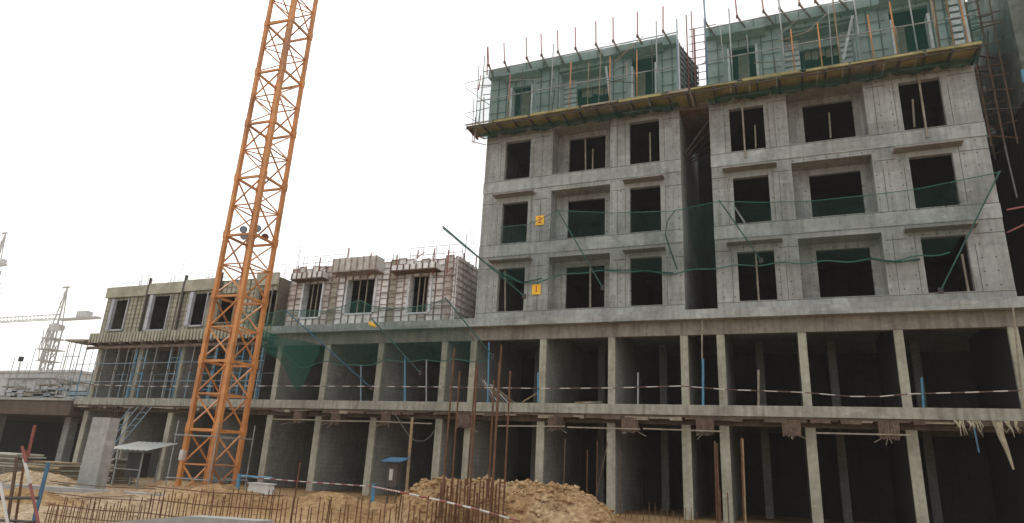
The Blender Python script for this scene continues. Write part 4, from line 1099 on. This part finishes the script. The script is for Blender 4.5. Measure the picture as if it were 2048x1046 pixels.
# mound
def mound():
    q = random.Random(8); m = MB(); nx, ny = 110, 60
    cx, cy = -5.95, -11.6
    def hz(x, y):
        u = (x - cx) / 2.95; v = (y - cy) / 1.9
        u2 = u * 1.0
        r = (abs(u2) ** 3 + abs(v) ** 2.4) ** (1 / 2.6)
        h = 1.16 * max(0, 1 - r ** 4)
        lump = .14 * fbm(x * 1.6, y * 1.6, 2) + .09 * abs(fbm(x * 4.5, y * 4.5, 5)) + .03 * fbm(x * 14, y * 14, 1)
        h += lump * min(1, h * 3 + .1) + (.10 * math.exp(-((x + 8.0) / .5) ** 2 - ((y - cy) / .9) ** 2))
        return h - .06 - .06 * r
    for j in range(ny + 1):
        for i in range(nx + 1):
            x = cx - 4.2 + 8.2 * i / nx; y = cy - 2.9 + 5.4 * j / ny
            m.v.append((x, y, hz(x, y)))
    for j in range(ny):
        for i in range(nx): m.f.append((j * (nx + 1) + i, j * (nx + 1) + i + 1, (j + 1) * (nx + 1) + i + 1, (j + 1) * (nx + 1) + i)); m.m.append(0)
    for _ in range(1500):               # clods and stones
        x = cx + q.gauss(0, 1.7); y = cy - .9 + q.gauss(0, 1.1); z = hz(x, y)
        if z < .02: continue
        s = q.uniform(.02, .07) if q.random() < .88 else q.uniform(.07, .13)
        rot = Matrix.Rotation(q.uniform(0, 6), 3, 'Z') @ Matrix.Rotation(q.uniform(0, 6), 3, 'X')
        pts = [rot @ Vector(p) * s for p in ((1, 0, 0), (-.9, .1, 0), (0, 1.1, .1), (.1, -1, 0), (0, .1, .8), (.1, 0, -.8))]
        i = len(m.v); m.v += [(x + p.x, y + p.y, z + p.z * .8 + s * .2) for p in pts]
        for f in ((0, 2, 4), (2, 1, 4), (1, 3, 4), (3, 0, 4), (2, 0, 5), (1, 2, 5), (3, 1, 5), (0, 3, 5)): m.f.append(tuple(i + k for k in f)); m.m.append(0)
    tag(m.build('earth_mound', 'mound_soil', origin=(cx, cy, 0)), 'large orange-brown mound of dug earth before the open ground floor', 'earth mound')
mound()
# scattered stones over the rest of the soil
m = MB(); q = random.Random(4)
for _ in range(2600):
    x = q.uniform(-30, 4); y = q.uniform(-22, -1.2); z = ground_z(x, y); s = q.uniform(.015, .06)
    pts = [Vector((1, 0, 0)) * s, Vector((-.9, .2, 0)) * s, Vector((0, 1, 0)) * s, Vector((.1, -1, 0)) * s, Vector((0, 0, .8)) * s]
    a = q.uniform(0, 6); rot = Matrix.Rotation(a, 3, 'Z'); i = len(m.v)
    m.v += [tuple(Vector((x, y, z)) + rot @ p) for p in pts]
    for f in ((0, 2, 4), (2, 1, 4), (1, 3, 4), (3, 0, 4)): m.f.append(tuple(i + k for k in f)); m.m.append(0)
o = m.build('rubble', 'soil', origin=(0, 0, 0)); o['kind'] = 'stuff'; o['label'] = 'loose stones and clods scattered over the bare soil'; o['category'] = 'rubble'

# column rebars standing in the foreground
def rebar(x, y, z0, z1, lean, label, group, mat='rust', r=.0125, cat='rebar'):
    q = random.Random(int(x * 1000)); mid = (z0 + z1) / 2
    return tag(MB().tube([(x, y, z0), (x + lean * .4 + q.uniform(-.01, .01), y, mid), (x + lean, y, z1)], r, 5).build('rebar', mat, origin=(x, y, z0)), label, cat, group)
tall = [(907, 697), (922, 742), (950, 720), (957, 730), (990, 760), (998, 722), (1001, 690), (1022, 742)]
for i, (px_, py_) in enumerate(tall):
    y = -13.2 + .35 * (i % 3)
    t = atY(px_, py_, y)
    rebar(t.x, y, -.2, t.z, random.Random(i).uniform(-.04, .04), nth(i, 8, 'tall rusty rebar') + ' in the column cluster before the mound', 'tall column rebars before the mound', r=.021)
short = [(875, 990), (889, 958), (908, 975), (918, 957), (937, 972), (949, 966), (961, 960), (992, 968), (884, 965), (895, 972), (902, 960), (913, 968), (922, 962), (932, 958), (941, 964), (955, 985), (968, 962), (976, 958), (985, 963), (1000, 955), (1008, 960)]
for i, (px_, py_) in enumerate(sorted(short)):
    y = -13.9 + .2 * (i % 4); t = atY(px_, py_, y)
    rebar(t.x, y, -.2, t.z, random.Random(i + 50).uniform(-.02, .02), nth(i, len(short), 'short rusty rebar') + ' standing before the mound', 'short rebars before the mound', r=.018)
# rebar mesh of the low wall, three lengths
def mesh_panel(pxa, pxb, y, ptop, label, hor, step):
    a = atY(pxa, ptop, y); b = atY(pxb, ptop, y); q = random.Random(pxa)
    root = thing('rebar_mesh', ((a.x + b.x) / 2, y, -.2), label, 'rebar mesh', 'rebar meshes of the low wall')
    v = MB(); n = int((b.x - a.x) / step)
    for i in range(n + 1):
        x = a.x + (b.x - a.x) * i / n + q.uniform(-.015, .015); t = i / n
        zt = a.z + (b.z - a.z) * t + q.uniform(-.12, .10)
        v.tube([(x, y, -.25), (x + q.uniform(-.03, .03), y + q.uniform(-.03, .03), zt)], .0115, 4)
    v.build('upright_bars', 'rust', root)['kind'] = 'stuff'
    for h in hor:
        MB().tube([(a.x - .1, y - .015, h), ((a.x + b.x) / 2, y - .03, h - .02), (b.x + .1, y - .015, h + .02)], .009, 4).build('cross_bar', 'rust', root)
mesh_panel(100, 300, -16.2, 1003, 'rusty rebar mesh at the bottom left beside the blue post', (.1, .28, .5, .72), .085)
mesh_panel(305, 560, -16.2, 988, 'rusty rebar mesh in front of the foot of the crane', (.1, .3, .55, .78), .085)
mesh_panel(565, 880, -16.0, 1004, 'rusty rebar row between the crane foot and the mound', (.1, .32), .11)
for i, (px_, py_) in enumerate([(598, 925), (657, 1000), (800, 985)]):
    t = atY(px_, py_, -15.8); rebar(t.x, -15.8, -.25, t.z, .03, nth(i, 3, 'single taller rusty bar') + ' rising from the rebar row', 'single taller bars', r=.014)
# bars at ground level in front of the open bays
gb = [(503, 600, 495, 840, -1.0, 'rebar_dark'), (620, 660, 617, 890, -1.6, 'rust'), (672, 610, 668, 940, -1.6, 'rust'), (727, 620, 648, 890, -1.2, 'rebar_dark'), (795, 668, 793, 960, -1.5, 'rust'),
      (1293, 612, 1306, 1090, -2.2, 'rust'), (1304, 625, 1318, 1090, -2.4, 'rust'), (1318, 870, 1325, 1090, -2.4, 'rust'), (1432, 598, 1450, 1090, -2.2, 'rust'), (1440, 600, 1458, 1090, -2.2, 'timber')]
for i, (u0, v0, u1, v1, y, mt) in enumerate(gb):
    a = atY(940 + u0 / 2.641, 650 + v0 / 2.641, y); b = atY(940 + u1 / 2.641, 650 + v1 / 2.641, y)
    tag(MB().tube([(b.x, y, min(b.z, -.02) if v1 > 1000 else 0.0), tuple(a)], .03 if u0 > 1200 else .022, 5).build('steel_bar', mt), nth(i, len(gb), 'loose bar') + ' leaning before the ground floor bays right of the mound', 'bar', 'loose bars before the ground floor')
sb = [(x, random.Random(x).uniform(.25, .62)) for x in range(1250, 1400, 12)]
for i, (px_, h) in enumerate(sb):
    a = atY(px_, 1040, -2.6 + .3 * (i % 3))
    tag(MB().tube([(a.x, a.y, -.05), (a.x + .02, a.y, h)], .013, 4).build('rebar', 'rust'), nth(i, len(sb), 'short starter bar') + ' at the bottom edge right of the mound', 'rebar', 'starter bars right of the mound')
a = atY(1455, 985, -5); tag(MB().tube([(a.x, -5, -.05), (a.x, -5, a.z)], .02, 5).build('rebar', 'rust'), 'lone rusty starter bar at the bottom edge before the pair of close columns', 'rebar')

# red and white barriers
def barrier(name, pts, r, label, n_per=.35, cat='barrier', mats=('white_paint', 'red')):
    m = MB(); k = 0
    for a, b in zip(pts, pts[1:]):
        a = Vector(a); b = Vector(b); L = (b - a).length; n = max(1, round(L / n_per))
        for i in range(n):
            m.tube([a.lerp(b, i / n), a.lerp(b, (i + 1) / n)], r, 6, k % 2); k += 1
    return tag(m.build(name, list(mats)), label, cat)
y = -.30
pts = [FP(px_, py_, y) for px_, py_ in [(168, 769), (300, 773), (450, 772), (600, 772), (760, 773), (900, 774), (1080, 777), (1225, 776), (1362, 772), (1450, 779), (1610, 785), (1700, 793), (1760, 793), (1815, 788), (1930, 785), (2045, 781)]]
barrier('barrier_rail', pts, .022, 'long dark and white striped guard rail along the first floor slab edge', .42, mats=('white_paint', 'rail_dark'))
pts = [FP(483, 953, -8), FP(600, 963, -7.9), FP(745, 973, -8), FP(800, 984, -14.0), FP(880, 1001, -14.2), FP(960, 1020, -14.8), FP(1040, 1043, -15)]
barrier('barrier_tape', pts, .019, 'red and white striped rail sagging from the blue posts across the mound', .24)
for i, (px_, pt, pb, y, mt) in enumerate([(479, 950, 985, -8, 'bright_blue'), (748, 970, 1012, -8, 'bright_blue')]):
    a = atY(px_, pt, y); root = thing('barrier_post', (a.x, y, 0), nth(i, 2, 'thick blue post').replace('leftmost', 'left').replace('rightmost', 'right') + (' beside the white container' if i == 0 else ' near the mound'), 'post', 'blue posts of the ground barrier')
    MB().tube([(a.x, y, -.1), (a.x, y, a.z)], .06, 8).build('tube', mt, root)
    MB().tube([(a.x, y, a.z), (a.x, y, a.z + .03)], .075, 8).build('cap', mt, root)
tag(MB().tube([FP(480, 951, -8), FP(500, 953, -8), FP(545, 956, -7.9)], .03, 8).build('pipe_rail', 'bright_blue'), 'short blue pipe rail reaching right from the left blue post', 'rail')
# clutter before the low building on the garage deck
q = random.Random(12)
for i in range(7):
    px_ = 10 + i * 22; p = atY(px_, 790, 2.2); h = q.uniform(.8, 1.9); wd = q.uniform(.5, 1.3); root = thing('material_rack', (p.x, 2.2, 3.85), nth(i, 7, 'pale rack of stacked site material') + ' on the garage deck', 'rack', 'racks on the garage deck')
    for dx in (0, wd): MB().bar((p.x + dx, 2.2, 3.85), (p.x + dx, 2.2, 3.85 + h), .08).build('upright', 'galv', root)
    for k in range(4): MB().box(p.x - .2, p.x + wd + q.uniform(.1, .6), 2.0, 2.5, 3.9 + k * h / 4, 3.9 + k * h / 4 + q.uniform(.08, .2)).build('load', q.choice(['far_grey', 'grey_timber', 'galv_blue', 'beam_concrete']), root)
# guard posts on the first floor edge
fp = [(640, 690, 790, 'galv_blue', 'thin blue-grey post below the left window of the white formwork'), (900, 702, 805, 'bright_blue', 'x'), ]
for (px_, pt, pb, mt, lab, r) in [(722, 730, 798, 'galv_blue', 'blue-grey post in the first floor bay right of the third column', .035), (810, 715, 800, 'bright_blue', 'blue post in the first floor bay under the white formwork', .045), (853, 720, 798, 'galv', 'grey post close to the column under the white formwork', .035),
                             (978, 685, 765, 'bright_blue', 'blue post above the stack of boards on the first floor', .035), (1076, 745, 806, 'bright_blue', 'short blue post leaning by the column right of the boards', .04), (1276, 745, 806, 'galv', 'short grey post in the first floor bay above the second hanging form box', .035),
                             (1404, 640, 718, 'grey_timber', 'pale upper length of the tall post between the paired columns', .03), (1406, 718, 808, 'bright_blue', 'blue lower length of the tall post between the paired columns', .045), (1517, 740, 812, 'grey_timber', 'short pale post in the wide first floor bay', .04), (1850, 755, 835, 'bright_blue', 'short blue leaning post at the right end of the first floor', .035)]:
    a = atY(px_, pt, -.28); b = atY(px_, pb, -.28)
    if px_ == 1850: a = atY(1843, pt, -.5); 
    if px_ == 1404: b = atY(px_, pb, -.29)
    tag(MB().tube([(b.x, -.28, FZT if pt > 640 + 5 or True and px_ != 1404 else b.z), tuple(a)], r, 6).build('guard_post', mt), lab, 'post', 'posts on the first floor edge')
# boards stacked on the first floor
q = random.Random(9)
for i in range(7):
    a = atY(962 + i * 5, 757 + i * 3, -.1 + .12 * i); b = atY(990 + i * 7, 799, .1 + .12 * i)
    tag(MB().bar((b.x, b.y, FZT + .03 + .01 * i), tuple(a), .13, .03).build('board', ['grey_timber', 'white_trim', 'timber'][i % 3]), nth(i, 7, 'board') + ' in the pile leaning on the first floor edge', 'board', 'boards piled on the first floor edge')
for i, (px_, mt) in enumerate([(1060, 'timber'), (1165, 'timber'), (1185, 'grey_timber')]):
    a = atY(px_, 800, .0); tag(MB().bar((a.x - .3, -.1, FZT + .06), (a.x + .35, .1, FZT + (.5 if i == 0 else .12)), .08, .04).build('offcut', mt), ['timber offcut tilted up beside the leaning blue post', 'timber offcut lying on the slab left of a first floor column', 'grey offcut lying right beside another timber offcut'][i], 'timber', 'timber offcuts')

# shelter with sheet roof
H_ = thing('switch_shelter', (-24.5, -6, 0), 'small shelter with a corrugated sheet roof left of the crane', 'shelter')
m = MB(); r0, r1 = -25.75, -23.35
for k in range(16):
    xa = r0 + (r1 - r0) * k / 16; xb = r0 + (r1 - r0) * (k + 1) / 16; dz = .03 * (k % 2)
    m.hexa([(xa, -6.55, 1.38 + dz), (xb, -6.55, 1.38 + .03 - dz), (xb, -5.1, 1.72 + .03 - dz), (xa, -5.1, 1.72 + dz), (xa, -6.55, 1.40 + dz), (xb, -6.55, 1.40 + .03 - dz), (xb, -5.1, 1.74 + .03 - dz), (xa, -5.1, 1.74 + dz)])
m.build('roof', 'sheet_metal', H_)
for x, y in ((-25.3, -6.2), (-23.9, -6.2), (-25.3, -5.4), (-23.9, -5.4)): MB().bar((x, y, 0), (x, y, 1.42 if y < -6 else 1.62), .05).build('post', 'galv', H_)
MB().tube([(-25.3, -6.22, .65), (-23.9, -6.22, .65)], .02).build('rail', 'galv', H_)
c = MB(); c.box(-25.1, -24.3, -5.9, -5.5, .35, 1.3)
tag(c.build('switch_cabinet', 'black'), 'dark switch cabinet under the corrugated shelter roof', 'cabinet')
# distribution box with blue hood
D_ = thing('distribution_box', (-12.95, -5, 0), 'dark distribution box with a blue hood standing left of the mound', 'electric box')
MB().box(-13.13, -12.72, -5.15, -4.85, .62, 1.45).build('cabinet', 'dark_steel', D_)
m = MB(); m.hexa([(-13.3, -5.35, 1.46), (-12.5, -5.35, 1.46), (-12.5, -4.7, 1.60), (-13.3, -4.7, 1.60), (-13.3, -5.35, 1.49), (-12.5, -5.35, 1.49), (-12.5, -4.7, 1.63), (-13.3, -4.7, 1.63)]); m.build('hood', 'blue', D_)
MB().box(-13.02, -12.88, -5.165, -5.152, .85, 1.22).build('notice', 'white_paint', D_)
for x in (-13.1, -12.76): MB().bar((x, -5, 0), (x, -5, .62), .05).build('leg', 'dark_steel', D_)
# white container
Wc = thing('water_tank', (-18.7, -5, 0), 'white rectangular plastic container on the ground by the left blue post', 'container')
MB().hexa([(-19.25, -5.2, .05), (-18.25, -5.2, .05), (-18.25, -4.8, .05), (-19.25, -4.8, .05), (-19.2, -5.18, .40), (-18.3, -5.18, .40), (-18.3, -4.82, .40), (-19.2, -4.82, .40)]).build('body', 'tank_white', Wc)
MB().box(-19.27, -18.23, -5.22, -4.78, .401, .44).build('rim', 'tank_white', Wc)
# timber stacks
def stack(x0, x1, y, h, label, seed, depth=1.2):
    q = random.Random(seed); root = thing('timber_stack', ((x0 + x1) / 2, y, 0), label, 'timber stack', 'stacks of formwork timber')
    z = .02
    while z < h:
        t = q.uniform(.05, .09)
        a = x0 + q.uniform(0, .35); b = x1 - q.uniform(0, .5)
        MB().hexa([(a, y - depth / 2 + q.uniform(-.1, .1), z), (b, y - depth / 2 + q.uniform(-.1, .1), z), (b, y + depth / 2, z), (a, y + depth / 2, z), (a, y - depth / 2, z + t), (b, y - depth / 2, z + t), (b, y + depth / 2, z + t), (a, y + depth / 2, z + t)]).build('plank_layer', q.choice(['grey_timber', 'grey_timber', 'timber', 'column_concrete']), root)
        z += t + .025
stack(-34.9, -31.9, -5.2, .95, 'tall stack of grey formwork boards at the left edge before the garage', 1)
stack(-31.8, -29.2, -5.0, .72, 'lower stack of grey boards left of the concrete pillar', 2)
stack(-28.2, -26.0, -5.0, 1.0, 'stack of timber between the pillar and the corrugated shelter', 3)
stack(-38.4, -35.2, -4.6, .6, 'flat timber stack furthest back on the left', 4)
def heap(cx, cy, rx_, ry_, h, mat, label, seed):
    m = MB(); n = 36
    for j in range(n + 1):
        for i in range(n + 1):
            u = -1 + 2 * i / n; v = -1 + 2 * j / n; r = math.hypot(u, v)
            z = h * max(0, 1 - r ** 1.7) * (1 + .35 * fbm(u * 3, v * 3, seed)) + .05 * abs(fbm(u * 9, v * 9, seed + 1)) * (r < .95)
            m.v.append((cx + u * rx_, cy + v * ry_, ground_z(cx + u * rx_, cy + v * ry_) - .02 + z - .05 * (r > .98)))
    for j in range(n):
        for i in range(n): m.f.append((j * (n + 1) + i, j * (n + 1) + i + 1, (j + 1) * (n + 1) + i + 1, (j + 1) * (n + 1) + i)); m.m.append(0)
    tag(m.build('soil_heap', mat, origin=(cx, cy, 0)), label, 'soil heap', 'soil heaps')
heap(-27.0, -8.2, 2.6, 1.0, .42, 'soil', 'pale sandy heap left of the foot of the concrete pillar', 2)
heap(-22.8, -5.2, 1.9, .8, .30, 'mound_soil', 'low reddish soil heap between the shelter and the crane', 3)
heap(-15.2, -10.8, 1.9, .9, .34, 'mound_soil', 'low brown soil heap right of the foot of the crane', 4)
heap(-11.2, -10.6, 2.0, .9, .26, 'mound_soil', 'low brown soil heap between the right blue post and the mound', 5)
heap(-19.0, -13.6, 2.4, .7, .28, 'mound_soil', 'low reddish soil ridge behind the rebar mesh', 6)
q = random.Random(77)
for i, (x, y, a) in enumerate(sorted([(-24.8, -8.6, .3), (-18.2, -11.9, 1.2), (-14.4, -7.6, .7), (-26.2, -9.9, 2.2), (-21.0, -12.6, .1), (-12.7, -8.6, 1.9)], key=lambda t: t[0] / (t[1] + 26))):
    z = ground_z(x, y) + .05; d = Vector((math.cos(a), math.sin(a), q.uniform(-.02, .08))) * q.uniform(.5, 1.0)
    tag(MB().bar(Vector((x, y, z)) - d, Vector((x, y, z + .03)) + d, .11, .035).build('loose_plank', ['grey_timber', 'timber'][i % 2]), nth(i, 6, 'loose plank') + ' lying on the soil near the crane', 'plank', 'loose planks on the soil')
# ladder leaning to the slab
def ladder(xa, za, xb, zb, y0, y1, wd, label):
    root = thing('steel_ladder', (xa, y0, za), label, 'ladder', 'steel ladders at the slab edge')
    for s in (0, wd): MB().tube([(xa + s, y0, za), (xb + s, y1, zb)], .03).build('stile', 'galv_blue', root)
    n = 11
    for k in range(1, n): 
        t = k / n; MB().tube([(xa + (xb - xa) * t, y0 + (y1 - y0) * t, za + (zb - za) * t), (xa + (xb - xa) * t + wd, y0 + (y1 - y0) * t, za + (zb - za) * t)], .018).build('rung', 'galv_blue', root)
ladder(-33.9, 0, -32.4, 3.6, -1.6, -.5, .5, 'left of two blue-grey steel ladders leaning on the slab behind the pillar')
ladder(-33.0, 0, -31.4, 3.6, -1.6, -.5, .5, 'right of two blue-grey steel ladders leaning on the slab behind the pillar')
# hanging cable
pts = [FP(785, 823, -.45), FP(795, 835, -.45), FP(805, 852, -.45), FP(818, 872, -.4), FP(832, 882, -.4), FP(848, 882, -.3), (FP(862, 872, -.2)), FP(872, 855, -.1)]
tag(MB().tube(pts, .025, 6).build('cable', 'cable', ), 'dark cable hanging in a loop under the first floor slab', 'cable')
# torn strands hanging at the right end of the slab
S_ = thing('torn_sacking', (6, -.5, 3), 'ragged pale strands of sacking hanging from the slab edge at the right', 'cloth')
q = random.Random(31)
for i in range(26):
    px_ = q.choice([q.uniform(1905, 1960), q.uniform(1985, 2046)]); L = q.uniform(.15, .5)
    a = atY(px_, 845, -.42); z = 3.66
    MB().tube([(a.x, -.43, z), (a.x + q.uniform(-.05, .1), -.46, z - L * .5), (a.x + q.uniform(-.05, .12), -.44, z - L)], .026, 5, r2=.008).build('strand', 'cloth', S_)
a = atY(2000, 870, -.45)
MB().tube([(a.x, -.45, 3.64), (a.x + .02, -.45, 3.25), (a.x + .12, -.45, 2.75), (a.x + .2, -.45, 2.2)], .13, 6, r2=.03).build('strand', 'cloth', S_)
a = atY(1948, 855, -.45); b = atY(1958, 905, -.45)
tag(MB().tube([tuple(a), tuple(b)], .025).build('blue_strap', 'blue'), 'short blue strap hanging among the ragged strands', 'strap')
a = atY(825, 835, -1.2); b = atY(813, 985, -1.2)
tag(MB().bar((b.x, -1.2, 0), tuple(a), .12, .05).build('timber_post', 'timber'), 'brown timber post standing right of the box with the blue hood', 'post')
# stay pole at the right end
a = atY(2027, 625, -.3); b = atY(2046, 820, -.3)
tag(MB().tube([(b.x, -.34, FZT), (a.x, -.34, LZ0)], .03).build('stay_pole', 'grey_timber'), 'thin pale pole between slab and ledge at the right edge', 'pole')

# foreground guard stand at the bottom left
def seg(pa, pb, y, r, mt, name, root):
    a = atY(pa[0], pa[1], y); b = atY(pb[0], pb[1], y)
    return MB().tube([tuple(b), tuple(a)], r).build(name, mt, root)
St = thing('pipe_trestle', tuple(atY(45, 1046, -19)), 'rickety trestle of crossed red, white and brown pipes at the bottom left corner', 'trestle')
seg((70, 850), (55, 915), -19, .022, 'red', 'pipe', St)
seg((44, 893), (52, 925), -19.1, .022, 'red', 'pipe', St); seg((48, 918), (60, 968), -19.1, .024, 'white_paint', 'pipe', St); seg((60, 968), (78, 1050), -19.1, .022, 'red', 'pipe', St)
seg((34, 915), (14, 1050), -19, .024, 'rebar_dark', 'pipe', St); seg((52, 900), (30, 1050), -18.9, .018, 'rust', 'pipe', St)
seg((-10, 996), (76, 996), -19, .026, 'dark_steel', 'cross_pipe', St); seg((-10, 1040), (70, 1044), -19, .022, 'dark_steel', 'cross_pipe', St)
seg((0, 965), (16, 1050), -19.1, .022, 'white_paint', 'pipe', St)
a = atY(97, 925, -18.6); b = atY(66, 1048, -18.6)
tag(MB().tube([tuple(b), tuple(a)], .03).build('guard_post', 'blue'), 'dark blue slanting pipe post between the trestle and the rebar mesh', 'post')

# ================================================================== HAZE
m = MB(); m.box(-420, 120, -70, 300, -2, 110)
hz = m.build('haze', 'cloth', origin=(0, 0, 0)); hz['kind'] = 'stuff'
hm = bpy.data.materials.new('haze_air'); hm.use_nodes = True
hn = hm.node_tree; hn.nodes.remove(hn.nodes["Principled BSDF"])
pv = hn.nodes.new("ShaderNodeVolumePrincipled"); pv.inputs['Density'].default_value = 0.0006
pv.inputs['Color'].default_value = (0.96, 0.96, 0.95, 1); pv.inputs['Anisotropy'].default_value = 0.2
hn.links.new(pv.outputs[0], hn.nodes['Material Output'].inputs['Volume'])
hz.data.materials.clear(); hz.data.materials.append(hm)
